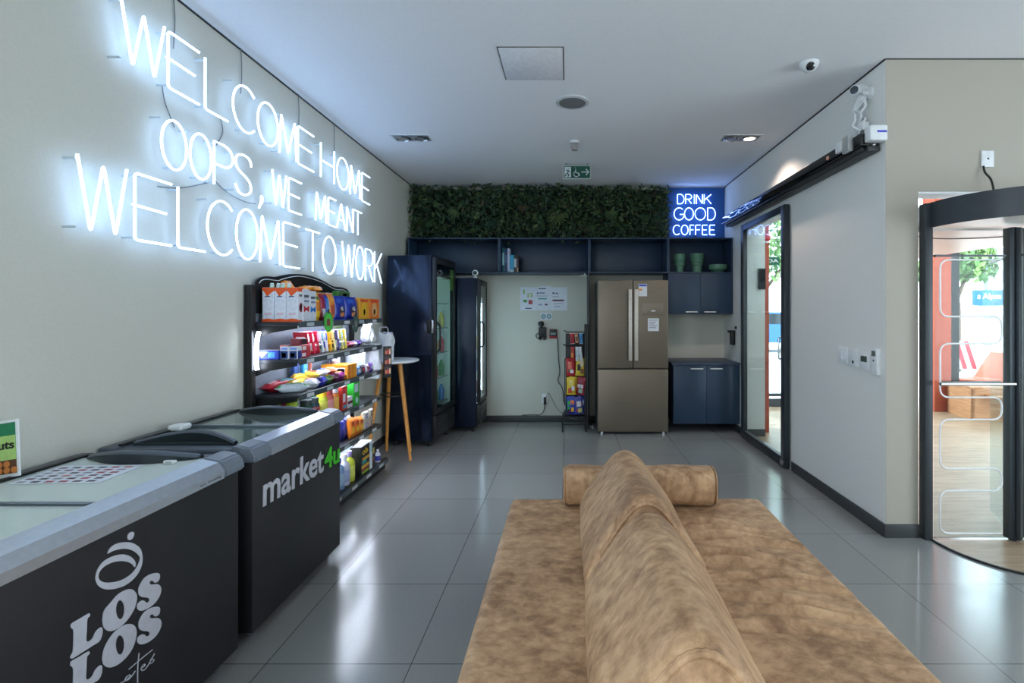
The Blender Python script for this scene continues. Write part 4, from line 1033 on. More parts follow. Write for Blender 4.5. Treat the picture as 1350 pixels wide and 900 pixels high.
# ---------------------------------------------------------------- steel fridge
fr = thing('refrigerator', 'stainless three-door refrigerator standing against the back wall', 'refrigerator', (.755, 5.85, 0))
w = .415; D = .62
q = MB(); q.box(-w, w, .06, D, .045, 1.815, bev=.006); q.build('cabinet', mat('fridge_side_grey', (92, 90, 88), .5), fr)
zs = .775
for s_, nm in ((-1, 'left'), (1, 'right')):
    a, b_ = (-w, -.003) if s_ < 0 else (.003, w)
    q = MB(); q.box(a, b_, 0, .058, zs + .006, 1.82, bev=.008, seg=3); dr = q.build('door', STEEL, fr)
    x = s_ * .036; q = MB(); q.box(x - .021, x + .021, -.045, -.03, zs + .1, 1.71, bev=.004); q.box(x - .008, x + .008, -.032, .0, zs + .13, zs + .16); q.box(x - .008, x + .008, -.032, .0, 1.65, 1.68); q.build('handle', mat('pale_handle', (206, 198, 188), .35, .4), dr)
    if s_ > 0:
        q = MB(); q.box(.11, .355, -.0025, .0, 1.40, 1.55, bev=.001); q.build('dispenser_panel', mat('dispenser_bronze', (128, 118, 104), .35, .4), dr)
        q = MB(); q.box(.215, .262, -.004, -.0025, 1.452, 1.464); q.build('dispenser_light', WHITEP, dr, smooth=0)
        q = MB(); q.box(.065, .165, -.0015, 0, 1.63, 1.775); lb = q.build('energy_label', OFFWHITE, dr, smooth=0)
        for k, (zc, cc, ww) in enumerate(((1.755, (46, 80, 190), .092), (1.722, (240, 200, 40), .03), (1.706, (220, 110, 40), .04))):
            q = MB(); q.box(.07, .07 + ww, -.0022, -.0015, zc - .008, zc + (.014 if k == 0 else .006)); q.build('colour_bar', C(cc), lb, smooth=0)
        q = MB(); q.box(.175, .305, -.0015, 0, 1.22, 1.37); lb = q.build('notice', OFFWHITE, dr, smooth=0)
        for k in range(5):
            q = MB(); q.box(.19, .29 - (k % 3) * .02, -.002, -.0015, 1.345 - k * .022, 1.352 - k * .022); q.build('text_line', C((110, 110, 130)), lb, smooth=0)
q = MB(); q.box(-w, w, 0, .058, .035, zs - .006, bev=.008, seg=3); q.build('drawer', STEEL, fr)
q = MB(); q.box(-w + .03, w - .03, .02, .06, zs - .006, zs + .006); q.build('gap_seal', BLACK, fr, smooth=0)
q = MB(); q.box(-w + .02, w - .02, .05, .1, .012, .046); q.build('kick_grille', BLACK, fr, smooth=0)
for x in (-w + .05, w - .05):
    for y in (.06, D - .06):
        q = MB(); q.cyl((x, y, 0), (x, y, .047), .018); q.build('foot', CHROME, fr)

# ---------------------------------------------------------------- drinks coolers
def cooler(label, loc, rz, W, D, H, led, branded):
    """front faces +X; local origin at the near front corner, W along +Y, depth along -X"""
    t = thing('drinks_cooler', label, 'cooler', loc, (0, 0, rz))
    c = .028
    q = MB(); q.box(-D, -.05, 0, c, .06, H, bev=.006); q.build('side_panel', COOLER, t)
    q = MB(); q.box(-D, -.05, W - c, W, .06, H, bev=.006); q.build('side_panel', COOLER, t)
    q = MB(); q.box(-D, -D + .03, c, W - c, .06, H); q.build('back_panel', COOLER, t, smooth=0)
    q = MB(); q.box(-D, -.05, c, W - c, H - .22, H, bev=.004); q.build('top_box', COOLER, t)
    q = MB(); q.box(-D, -.05, c, W - c, .06, .34, bev=.004); q.build('base_box', COOLER, t)
    q = MB(); q.box(-.049, -.004, .01, W - .01, .09, .33, bev=.008); kb = q.build('base_grille', BLACK, t)
    for k in range(5):
        g = MB(); g.box(-.006, .0, .05, W - .05, .13 + k * .035, .14 + k * .035, bev=.002); g.build('louvre', DARKTRIM, kb)
    q = MB(); q.box(-D + .031, -.06, c, c + .004, .345, H - .225); q.box(-D + .031, -.06, W - c - .004, W - c, .345, H - .225); q.box(-D + .03, -D + .034, c, W - c, .345, H - .225); q.box(-D + .031, -.06, c + .004, W - c - .004, H - .228, H - .2205); q.build('inner_liner', LINER, t, smooth=0)
    # door: frame, pane, handle
    z0, z1 = .35, H - .02
    df = bpy.data.objects.new('glass_door', None); COL.objects.link(df); df.parent = t
    for a in ((0, .035, z0, z1), (W - .035, W, z0, z1), (.035, W - .035, z0, z0 + .05), (.035, W - .035, z1 - .07, z1)):
        g = MB(); g.box(-.045, 0, a[0], a[1], a[2], a[3], bev=.006); g.build('door_frame', BLACK, df)
    g = MB(); g.box(-.012, -.006, .03, W - .03, z0 + .045, z1 - .065); g.build('pane', DOORGLASS, df, smooth=0)
    g = MB(); g.tube(rounded([(0, .03, 1.02), (.035, .03, 1.05), (.035, .03, 1.30), (0, .03, 1.33)], .02), .011, 10); g.build('handle', BLACK, df)
    g = MB(); (g.box(-.018, -.012, W - .15, W - .05, z1 - .34, z1 - .1), g.build('green_sticker', C((104, 150, 60)), df, smooth=0)) if branded else None
    for k in range(5):
        z = .42 + k * .28
        g = MB()
        for j in range(9): g.tube([(-D + .04, c + .02 + j * (W - 2 * c - .04) / 8, z), (-.08, c + .02 + j * (W - 2 * c - .04) / 8, z)], .003, 6)
        g.tube([(-.08, c + .01, z), (-.08, W - c - .01, z)], .005, 6); g.tube([(-D + .04, c + .01, z), (-D + .04, W - c - .01, z)], .005, 6)
        g.build('wire_shelf', CHROME, t)
    for y in ((c + .02,) if branded else (c + .02, W - c - .02)):
        g = MB(); g.box(-.075, -.06, y - .008, y + .008, .45, H - .3); g.build('light_strip', led, t, smooth=0)
    for x in (-D + .07, -.1):
        for y in (.06, W - .06):
            g = MB(); g.cyl((x, y, 0), (x, y, .061), .022, .026); g.build('foot', BLACK, t)
    return t
LEDDIM = glow('cooler_led_dim', (190, 236, 222), 16.0); LEDB = glow('cooler_led', (206, 230, 250), 22.0)
c1 = cooler('tall black glass-door cooler beside the neon wall behind the bistro table', (-1.415, 5.295, 0), math.radians(-6), .63, .545, 2.055, LEDDIM, True)
c2 = cooler('slimmer black glass-door cooler with bright light strips against the back wall', (-1.06, 5.965, 0), 0, .48, .5, 1.855, LEDB, False)
g = MB(); g.box(-.045, -.02, -.028, -.001, 1.22, 1.36, bev=.006); g.build('door_lock', CHROME, c1)
g = MB(); g.box(-.10, -.055, -.02, -.001, 1.215, 1.365, bev=.008); g.build('lock_plate', BLACK, c1)
# drinks inside, set on the wire shelves
can_cols = [((200, 60, 56), 'red'), ((70, 120, 190), 'blue'), ((220, 200, 90), 'yellow'), ((90, 150, 90), 'green'), ((220, 224, 226), 'white')]
def can(label, p, col, h=.15, r=.03):
    t = thing('drink_bottle', label, 'bottle', p, (0, 0, 0), 'bottles inside the drinks coolers')
    q = MB(); q.lathe([(0, 0), (r, .004), (r, h * .62), (r * .42, h * .82), (r * .42, h * .93), (0, h * .93)], n=14); q.build('bottle_body', C(col, .25), t)
    q = MB(); q.lathe([(0, h * .93), (r * .48, h * .93), (r * .48, h), (0, h)], n=12); q.build('cap', WHITEP, t)
rz = math.radians(-6)
lev = ('lowest', 'second lowest', 'middle', 'second highest', 'highest')
for k in range(4):
    for j in range(3):
        lx, ly = -.13, .12 + j * .19
        p = (-1.415 + lx * math.cos(rz) - ly * math.sin(rz), 5.295 + lx * math.sin(rz) + ly * math.cos(rz), .4235 + k * .28)
        c = can_cols[(k * 2 + j * 3) % 5]; can('%s bottle, %s wire shelf of the tall cooler, %s' % (c[1], lev[k], ('nearest us', 'in the middle', 'at the far end')[j]), p, c[0], .2, .032)
for k in range(4):
    for j in range(3):
        c = can_cols[(k + j * 2 + 1) % 5]; can('%s bottle, %s wire shelf of the slimmer lit cooler, %s' % (c[1], lev[k], ('nearest us', 'in the middle', 'at the far end')[j]), (-1.19, 6.075 + j * .13, .4235 + k * .28), c[0], .19, .03)
wc = thing('webcam', 'small white-ringed webcam on top of the slimmer cooler', 'camera', (-1.13, 5.99, 1.856))
q = MB(); q.lathe([(.0, 0), (.03, 0), (.026, .01), (.01, .016), (.008, .03)], n=20); q.build('stand', WHITEP, wc)
q = MB(); M = Matrix.Translation((0, 0, .06)) @ Matrix.Rotation(PI / 2, 4, 'X'); q.lathe([(.0, -.012), (.034, -.012), (.037, .0), (.034, .014), (.024, .016), (0, .016)], n=28, M=M); q.build('body', WHITEP, wc)
q = MB(); q.lathe([(0, .0165), (.024, .0165), (.02, .02), (0, .021)], n=24, M=M); q.build('lens', BLACKGLOSS, wc)
q = MB(); q.tube(dense([(-.03, .01, .03), (-.1, .03, .012), (-.25, .06, .006)], 6, False), .004, 6); q.build('cable', WHITEP, wc)

# ---------------------------------------------------------------- back wall bits
po = thing('logo_poster', 'white poster of small logos taped to the back wall', 'poster', (-.33, BACK - .001, 1.62))
q = MB(); q.box(-.31, .31, -.0016, 0, -.155, .15); q.build('sheet', PAPER, po, smooth=0)
q = MB(); q.box(-.05, .09, -.0016, 0, .15, .165); q.build('tab', PAPER, po, smooth=0)
for (x, z, a, h_, c) in ((-.27, .06, .02, .06, (130, 180, 70)), (-.215, .06, .07, .012, (160, 190, 80)), (-.215, .02, .02, .03, (150, 180, 80)), (-.17, .02, .02, .03, (150, 180, 80)), (-.27, -.05, .05, .035, (60, 140, 60)), (-.20, -.075, .052, .055, (170, 60, 64)), (-.245, -.135, .085, .014, (70, 70, 100)),
                        (-.07, .125, .1, .012, (60, 60, 80)), (-.09, .06, .02, .022, (60, 60, 110)), (-.06, .066, .075, .014, (90, 110, 150)), (-.1, .03, .15, .008, (170, 150, 170)), (-.075, -.01, .115, .016, (40, 150, 160)), (-.07, -.09, .05, .02, (150, 160, 190)), (.015, -.09, .035, .022, (80, 60, 80)),
                        (.115, .06, .022, .022, (50, 40, 70)), (.15, .062, .04, .014, (90, 90, 110)), (.11, .02, .09, .008, (130, 130, 150)), (.115, -.035, .15, .022, (110, 46, 70)), (.13, -.07, .12, .008, (160, 160, 190)), (.14, -.11, .08, .01, (150, 150, 190))):
    q = MB(); q.box(x, x + a, -.0024, -.0016, z, z + h_); q.build('printed_logo', C(c), po, smooth=0)
st = thing('round_stickers', 'pair of white and teal round emblem stickers under the poster', 'sticker', (-.298, BACK - .001, 1.385))
st.name = 'emblem_sticker'
q = MB(); q.box(-.074, .074, -.0014, 0, -.047, .047); q.build('backing', PAPER, st, smooth=0)
for x in (-.036, .036):
    q = MB(); q.tube([(x + .024 * math.cos(2 * PI * i / 24), -.002, .024 * math.sin(2 * PI * i / 24)) for i in range(24)], .006, 6, True); q.build('ring', C((52, 140, 140)), st)
    q = MB(); q.box(x - .011, x + .011, -.0022, -.0014, -.006, .006); q.build('emblem', C((110, 150, 150)), st, smooth=0)
sc = thing('barcode_scanner', 'black barcode scanner in a wall holder beside the card reader', 'scanner', (-.345, BACK, 1.18))
q = MB(); q.box(-.05, .05, -.05, 0, -.06, .065, bev=.01); q.build('holder', BLACK, sc)
q = MB(); q.lathe([(0, -.03), (.035, -.028), (.04, 0), (.03, .025), (0, .03)], (-.018, -.05, .115), 20); q.build('scanner_head', BLACK, sc)
q = MB(); q.cyl((-.018, -.045, .06), (-.018, -.05, .09), .018); q.build('neck', BLACK, sc)
for x in (-.032, .028):
    q = MB(); q.box(x - .022, x + .022, -.045, -.005, -.1, -.06, bev=.01); q.build('lower_clip', BLACK, sc)
q = MB(); q.tube(dense([(-.05, -.02, -.01), (-.085, -.025, -.04), (-.07, -.03, -.075), (-.03, -.03, -.08)], 5, False), .006, 6); q.build('cord', BLACK, sc)
ct = thing('card_reader', 'red and black card reader on the back wall with a cord hanging down', 'card reader', (-.205, BACK, 1.16))
q = MB(); q.box(-.05, .05, -.03, 0, -.06, .06, bev=.008); q.build('case', mat('reader_red', (170, 40, 52), .45), ct)
q = MB(); q.box(-.046, .046, -.036, -.028, -.032, .056, bev=.004); q.build('front', BLACK, ct)
q = MB(); q.box(-.036, .036, -.0375, -.0355, -.015, .012); q.build('screen', mat('reader_screen', (110, 140, 142), .3), ct, smooth=0)
q = MB(); q.tube(dense([(.055, -.014, -.05), (.062, -.012, -.2), (.07, -.012, -.35), (.085, -.012, -.5), (.06, -.014, -.62), (.12, -.016, -.72), (.135, -.014, -.9)], 6, False), .0055, 6); q.build('cord', mat('cord_dark_green', (56, 66, 60), .5), ct)
ol = thing('wall_outlet', 'white wall outlet with black plugs and cables low on the back wall', 'outlet', (-.31, BACK, .31))
q = MB(); q.box(-.045, .045, -.012, 0, -.06, .06, bev=.004); q.build('plate', WHITEP, ol)
q = MB(); q.box(-.02, .012, -.05, -.012, -.075, .02, bev=.006); q.build('plug', BLACK, ol)
q = MB(); q.tube(dense([(-.005, -.03, -.07), (-.02, -.03, -.16), (-.07, -.03, -.21), (-.16, -.028, -.21), (-.3, -.03, -.215)], 6, False), .005, 6); q.build('cable', BLACK, ol)
q = MB(); q.tube(dense([(.005, -.03, .0), (.04, -.035, .075), (.09, -.035, .0), (.16, -.035, -.13), (.3, -.05, -.24), (.42, -.06, -.26)], 6, False), .004, 6); q.build('cable', CORDM, ol)

# ---------------------------------------------------------------- bistro table with paper bag
tb = thing('bistro_table', 'round white high table on oak legs between the snack shelf and the cooler', 'table', (-1.77, 4.965, 0))
q = MB(); q.lathe([(0, .945), (.235, .945), (.262, .955), (.262, .968), (.255, .972), (0, .972)], n=56); q.build('table_top', WHITEP, tb)
for k, (lx, ly) in enumerate(((.225, -.12), (-.13, .21), (-.17, -.2), (.12, .21))):
    q = MB(); q.tube([(lx * .42, ly * .42, .945), (lx, ly, 0)], [.021, .013], 14); q.build('leg', WOODLEG, tb)
    q = MB(); q.tube([(0, 0, .93), (lx * .45, ly * .45, .86)], .007, 8); q.build('brace', BLACK, tb)
q = MB(); q.tube([(.12 * math.cos(2 * PI * i / 24), .12 * math.sin(2 * PI * i / 24), .62) for i in range(24)], .006, 6, True); q.build('ring_brace', BLACK, tb)
# ================================================================ SNACK SHELF
GY0, GY1 = 3.16, 4.54
SH = [1.385, 1.145, .92, .685, .43, .115]
gs = thing('snack_shelf', 'black six-tier market shelf with arched header full of snacks along the neon wall', 'shelf', (-2.0, GY0, 0))
LY = GY1 - GY0
q = MB(); q.box(-.03, -.008, 0, LY, .05, 1.56); q.build('back_panel', mat('grey_back_panel', (128, 136, 150), .5), gs, smooth=0)
hd = [(337, 376), (337.5, 371), (340.8, 367), (350, 364), (363, 365), (367, 364), (382, 361.3), (395.5, 361.3), (410.6, 364), (425.8, 370), (439, 377.2), (450, 378.6), (457.9, 382), (459.8, 387)]
def hy(p): y, z = on_x(p[0], p[1], -2.0); return (y - GY0, z)
top = dense([hy(p) for p in hd], 4, False)
q = MB(); q.prism(top + [(top[-1][0], 1.44), (top[0][0], 1.44)], lambda u, v, a: (a, u, v), -.006, .004); q.build('header_board', BLACK, gs, smooth=0)
wl = [(320 + x / 5.295, 350 + y / 5.295) for x, y in [(110, 122), (125, 104), (160, 95), (240, 105), (270, 95), (340, 78), (400, 75), (480, 92), (560, 122), (640, 165), (700, 170), (728, 192)]]
q = MB(); q.tube([Vector((.0055, a, z)) for a, z in dense([hy(p) for p in wl], 4, False)], .0028, 6); q.build('header_outline', WHITEP, gs)
for y, h in ((-.055, 1.62), (LY + .012, 1.56)):
    q = MB(); q.box(-.03, .018, y, y + .042, .04, h, bev=.004); q.build('upright', BLACK, gs)
RAIL = mat('price_rail', (70, 80, 84), .3)
for k, z in enumerate(SH):
    d = .28 if k < 5 else .34
    q = MB(); q.box(-.008, d, 0, LY, z - .022, z, bev=.002); sh_ = q.build('shelf_board', mat('shelf_black', (38, 42, 50), .4), gs)
    q = MB(); q.box(d, d + .012, .0, LY, z - .034, z + .004, bev=.002); pr_ = q.build('price_rail', RAIL, sh_)
    for j in range(5):
        g = MB(); y = .08 + j * .27; g.box(d + .0121, d + .0135, y, y + .09, z - .028, z - .004); g.build('price_label', OFFWHITE if (j + k) % 3 else C((180, 190, 196)), sh_, smooth=0)
    if k < 5:
        for y in (.002, LY - .01):
            g = MB(); g.prism([(-.005, -.11), (-.005, -.023), (d - .01, -.023), (d - .01, -.04), (.1, -.07)], lambda u, v, a, z=z: (u, a, z + v), y, y + .006); g.build('bracket', BLACK, sh_)
q = MB(); q.box(.0, .325, .01, LY - .01, .03, .092); q.build('plinth', BLACK, gs, smooth=0)
for y in (.06, LY - .06):
    q = MB(); q.cyl((.26, y, 0), (.26, y, .032), .02); q.build('foot', BLACK, gs)
pts = [(.048, -.03, 1.325), (.036, -.032, 1.27), (.032, -.032, 1.15), (.036, -.03, 1.085)]
q = MB(); q.tube(dense([Vector(p) for p in pts], 5, False), .012, 10); q.build('light_tube', glow("tube_white", (226, 236, 255), 14.0), gs, label='glowing white light tube at the near end')
for z in (SH[0] - .026, SH[1] - .026, SH[2] - .026, SH[3] - .026, SH[4] - .026):
    q = MB(); q.box(.21, .226, .22, LY - .02, z - .006, z + .003); q.build('light_strip', LED if z > 1.0 else glow('led_shelf_%d' % int(z * 100), (226, 236, 255), 32.0), gs, smooth=0)

FRX = -1.735                                           # front line of the goods
def ypx(px, X=FRX): return X * F / (px - PX0)
AISLE = PI / 2
def goods(o, label, cat, group=None): return tag(o, label, cat, group)
def carton(name, label, cat, w, d, h, col, loc, rz=AISLE, acc=(), rx=0, group=None, ry=0):
    q = MB(); q.box(-w / 2, w / 2, -d / 2, d / 2, 0, h, bev=min(.003, w * .1, d * .1, h * .1), seg=1)
    o = q.build(name, C(col), None, smooth=30, loc=loc, rot=(rx, ry, rz)); tag(o, label, cat, group)
    e = .0007
    for a in acc:
        f, u0, u1, v0, v1, c = a[:6]; nm = a[6] if len(a) > 6 else 'print_panel'; shape = a[7] if len(a) > 7 else 'rect'
        W_, H_ = {'F': (w, h), 'B': (w, h), 'L': (d, h), 'R': (d, h), 'T': (w, d)}[f]
        if shape == 'rect': poly = [(u0, v0), (u1, v0), (u1, v1), (u0, v1)]
        elif shape == 'tri': poly = [(u0, v1), (u0 + (u1 - u0) * .35, v0), (u1, v1)]
        elif shape == 'hill': poly = [(u0, v0), (u1, v0), (u1, v0 + (v1 - v0) * .5), ((u0 + u1) / 2, v1), (u0, v0 + (v1 - v0) * .5)]
        elif shape == 'vee': m = (u0 + u1) / 2; t_ = (v1 - v0); poly = [(u0, v0), (m, v0 + .35 * t_), (u1, v0), (u1, v1), (m, v0 + .6 * t_), (u0, v1)]
        else: poly = [((u0 + u1) / 2 + (u1 - u0) / 2 * math.cos(2 * PI * i / 18), (v0 + v1) / 2 + (v1 - v0) / 2 * math.sin(2 * PI * i / 18)) for i in range(18)]
        poly = [((u - .5) * W_, v * H_) for u, v in poly]
        fn = {'F': lambda u, v, t: (u, -d / 2 - t, v), 'B': lambda u, v, t: (-u, d / 2 + t, v), 'L': lambda u, v, t: (-w / 2 - t, -u, v),
              'R': lambda u, v, t: (w / 2 + t, u, v), 'T': lambda u, v, t: (u, v - d / 2, h + t)}[f]
        g = MB(); g.prism(poly, fn, 0, e); g.build(nm, C(c), o, smooth=0)
    return o
def pouch(name, label, cat, w, h, t, col, loc, rz=AISLE, rx=0, acc=(), seal=None, group=None, ry=0):
    """filled bag: flat crimped ends, bulging middle"""
    def th(u, v):
        fu = max(0, 1 - abs(u) ** 3); fv = max(0, 1 - (abs(v) / .9) ** 4)
        return t / 2 * (fu ** .6) * (fv ** .7) + .0012
    def Pt(u, v, s_, off=0):
        x = u * w / 2 * (1 - .06 * (1 - v * v)); k = 1 + .06 * math.sin(9 * u + 5 * v + len(label))
        return Vector((x, -s_ * (th(u, v) * k + off), h / 2 * (1 + v)))
    q = MB(); nu, nv = 15, 19
    for s_ in (1, -1): q.grid(lambda i, j: Pt(-1 + 2 * i / (nu - 1), -1 + 2 * j / (nv - 1), s_), nu, nv)
    bmesh.ops.remove_doubles(q.bm, verts=q.bm.verts, dist=.0001)
    be = [e for e in q.bm.edges if len(e.link_faces) == 1]
    bmesh.ops.bridge_loops(q.bm, edges=be) if False else None
    # side walls close the rim
    for s_ in (-1, 1):
        q.grid(lambda i, j: Pt(s_, -1 + 2 * j / (nv - 1), 1 if i == 0 else -1), 2, nv)
        q.grid(lambda i, j: Pt(-1 + 2 * i / (nu - 1), s_, 1 if j == 0 else -1), nu, 2)
    bmesh.ops.remove_doubles(q.bm, verts=q.bm.verts, dist=.0001)
    o = q.build(name, C(col, .3), None, smooth=60, loc=loc, rot=(rx, ry, rz)); tag(o, label, cat, group)
    acc = list(acc)
    if seal: acc += [(-1, 1, .88, 1, seal, 'top_seal'), (-1, 1, -1, -.88, seal, 'bottom_seal')]
    for a in acc:
        u0, u1, v0, v1, c = a[:5]; nm = a[5] if len(a) > 5 else 'print_panel'
        g = MB(); n = 9
        if len(a) > 6:      # round patch
            def R(i, j): r_ = j / 4; an = 2 * PI * i / 20; return Pt((u0 + u1) / 2 + (u1 - u0) / 2 * r_ * math.cos(an), (v0 + v1) / 2 + (v1 - v0) / 2 * r_ * math.sin(an), 1, .0012)
            g.grid(R, 20, 5, True)
        else: g.grid(lambda i, j: Pt(u0 + (u1 - u0) * i / (n - 1), v0 + (v1 - v0) * j / (n - 1), 1, .0009), n, n)
        g.build(nm, C(c, .3), o, smooth=60)
    return o
def jar(name, label, cat, r, h, col, lid, band, loc, group=None):
    t_ = thing(name, label, cat, loc, (0, 0, 0), group)
    q = MB(); q.lathe([(0, 0), (r * .92, 0), (r, .006), (r, h * .72), (r * .8, h * .8), (r * .8, h * .82), (0, h * .82)], n=22); q.build('container', C(col, .25), t_)
    q = MB(); q.lathe([(0, h * .8), (r * .86, h * .8), (r * .86, h), (0, h)], n=22); q.build('lid', C(lid, .35), t_)
    q = MB(); q.lathe([(r, h * .15), (r + .0012, h * .16), (r + .0012, h * .62), (r, h * .63)], n=22); q.build('label_band', C(band), t_)
    return t_
def bottle(name, label, cat, r, h, col, cap, band, loc, group=None, spray=False):
    t_ = thing(name, label, cat, loc, (0, 0, AISLE), group)
    q = MB(); q.lathe([(0, 0), (r * .95, 0), (r, .006), (r, h * .6), (r * .85, h * .7), (r * .38, h * .78), (r * .38, h * .84), (0, h * .84)], n=22); q.build('bottle_body', C(col, .3), t_)
    q = MB()
    if spray: q.box(-r * .35, r * .35, -r * 1.0, r * .5, h * .9, h, bev=.004); q.cyl((0, 0, h * .82), (0, 0, h * .92), r * .35); q.box(-r * .12, r * .12, -r * .8, -r * .55, h * .78, h * .92)
    else: q.lathe([(0, h * .82), (r * .45, h * .82), (r * .45, h), (0, h)], n=16)
    q.build('cap', C(cap, .35), t_)
    q = MB(); q.lathe([(r, h * .12), (r + .0012, h * .13), (r + .0012, h * .5), (r, h * .51)], n=22); q.build('label_band', C(band), t_)
    return t_
E = .0008
OR = (236, 92, 36); WT = (226, 228, 238); BL = (38, 60, 170); RD_ = (196, 40, 58); YE = (240, 190, 40); GR = (56, 170, 60); NV = (30, 44, 110); DK = (40, 36, 44); TE = (40, 140, 150); PU = (110, 50, 150); LB = (80, 160, 220)

# --- top tier
z = SH[0] + E
for k, X in enumerate((-1.937, -1.859, -1.782)):
    carton('drink_carton', ('white carton with orange flash nearest the neon wall on the top tier', 'middle of the three white cartons with orange flash on the top tier', 'white carton with orange flash nearest the aisle on the top tier')[k], 'carton',
           .075, .075, .222, WT, (X, 3.235, z), 0, [('F', .0, 1, .9, .995, OR, 'orange_band'), ('F', .12, 1, .74, .9, OR, 'orange_flash', 'tri'), ('F', .25, .68, .72, .75, NV, 'brand_line'), ('F', 0, 1, .0, .05, OR, 'foot_band'), ('F', 0, 1, .05, .10, OR, 'foot_wave', 'hill'),
            ('F', .1, .9, .62, .625, (170, 180, 200), 'print_line'), ('F', .2, .8, .2, .26, (226, 196, 210), 'print_panel'), ('R', 0, 1, .88, .995, OR, 'orange_band'), ('R', .2, .8, .28, .55, (150, 50, 70), 'red_loop', 'ell'), ('R', .36, .64, .33, .50, WT, 'loop_centre', 'ell'), ('R', .2, .8, .74, .8, (80, 90, 100), 'brand_line'), ('R', 0, 1, 0, .05, OR, 'foot_band')])
for k, (p0, p1, c, nm) in enumerate(((400, 409, RD_, 'red'), (409, 417.5, (40, 120, 200), 'blue'))):
    y0, y1 = ypx(p0) + .001, ypx(p1) - .001
    carton('milk_carton', 'white carton with %s zigzag mark on the top tier' % nm, 'carton', y1 - y0, .075, .215 - .01 * k, (216, 220, 232), (FRX - .04, (y0 + y1) / 2, z), AISLE,
           [('F', .1, .9, .28, .5, c, 'zigzag_mark', 'vee'), ('F', .15, .85, .74, .82, (90, 96, 110), 'brand_line'), ('F', .15, .85, .6, .66, (120, 130, 160), 'print_line'), ('L', .1, .9, .2, .7, (200, 206, 220), 'print_panel')])
def spouch(label, p0, p1, h, t, col, acc, seal=None, X=FRX, name='snack_bag', cat='snack bag', tier=0, lean=.06, dz=0):
    y0, y1 = ypx(p0, X), ypx(p1, X)
    return pouch(name, label, cat, (y1 - y0) * 1.04, h, t, col, (X - t / 2, (y0 + y1) / 2, SH[tier] + E + dz), AISLE, -lean, acc, seal)
spouch('bright yellow pouch beside the white cartons on the top tier', 418, 424.5, .195, .05, YE, [(-.7, .7, -.3, .35, (214, 120, 30)), (-.6, .6, .5, .75, (80, 120, 60))], (250, 210, 60))
spouch('dark red pouch on the top tier', 425, 431, .19, .045, (160, 40, 60), [(-.6, .6, -.7, -.1, WT)], (180, 60, 70))
spouch('blue and white pouch behind the green oval tag on the top tier', 431.5, 436, .19, .04, BL, [(-.6, .6, -.2, .7, LB)], RD_)
spouch('orange pouch left of the two blue cookie bags', 436.5, 444, .205, .05, (232, 140, 50), [(-.7, .7, -.6, .1, (200, 90, 60)), (-.5, .5, .3, .7, (240, 170, 80))], (206, 210, 214))
for k, (a, c) in enumerate(((445, 458.5), (459, 475))):
    spouch(('blue cookie bag next to the orange pouch', 'blue cookie bag next to the orange boxes')[k], a, c, .185, .06, (34, 56, 168), [(-.75, .1, .4, .75, (60, 100, 200)), (-.55, .55, -.55, .15, (60, 40, 60), 'dark_disc', 1), (-.3, .35, -.25, .12, WT, 'cream_ring', 1), (-.4, .5, -.75, -.35, (226, 140, 90), 'cookie_picture', 1)], (60, 90, 210))
for k, (a, c, col, nm) in enumerate(((474, 486.5, (240, 168, 40), 'yellow-orange'), (487, 500, (238, 128, 40), 'deep orange'))):
    y0, y1 = ypx(a) + .002, ypx(c) - .002
    carton('snack_box', '%s snack box at the far end of the top tier' % nm, 'box', y1 - y0, .10, .178, col, (FRX - .05, (y0 + y1) / 2, z), AISLE,
           [('F', .1, .9, .82, .95, (226, 80, 50), 'title_bar'), ('F', .25, .75, .1, .8, YE if k == 0 else (230, 180, 120), 'food_picture', 'ell'), ('F', .4, .6, .2, .5, (120, 60, 30) if k == 0 else (226, 90, 60), 'food_detail', 'ell')])
carton('green_box', 'tall dark green box behind the orange snack boxes', 'box', .22, .05, .235, (70, 130, 50), (-1.92, 4.19, z), AISLE, [('F', .1, .9, .8, .95, (60, 90, 70), 'dark_bar'), ('F', .4, .7, .83, .92, WT, 'brand_line')])
for k, (y, X) in enumerate(((3.42, -1.9), (3.58, -1.92), (3.73, -1.9))):
    carton('biscuit_box', 'tan box behind the pouches on the top tier, %s from the near end' % ('first', 'second', 'third')[k], 'box', .13, .10, .20 + .004 * k, ((216, 170, 120), (220, 190, 150), (206, 150, 90))[k], (X, y, z), AISLE, [('F', .1, .9, .5, .9, (236, 210, 170)), ('L', .1, .9, .4, .9, (226, 190, 150))])
for k, (y, X, ry_) in enumerate(((3.42, -1.9, .5), (3.59, -1.91, -.3), (3.74, -1.88, .2))):
    pouch('chip_packet', 'small orange packet on the boxes up on the top tier, %s' % ('tilted and nearest us', 'in the middle', 'nearest the blue bags')[k], 'packet', .10, .14, .035, (242, 152, 30), (X - .03, y, z + .222 + .004 * k), .3 + ry_, -PI / 2 + (.45 if k == 0 else .15), [(-.6, .6, -.4, .4, (226, 110, 30)), (-.3, .3, -.2, .2, (250, 190, 60), 'spot', 1)], (250, 180, 60))
for k in range(4):
    jar('candy_pot', 'tiny %s pot on top of the three white cartons' % ('pale green', 'white', 'green-white', 'pale')[k], 'pot', .012, .03, ((150, 190, 150), WT, (170, 200, 180), (210, 214, 206))[k], WT, (190, 210, 190), (-1.935 + k * .035, 3.24 + (k % 2) * .012, z + .2225))

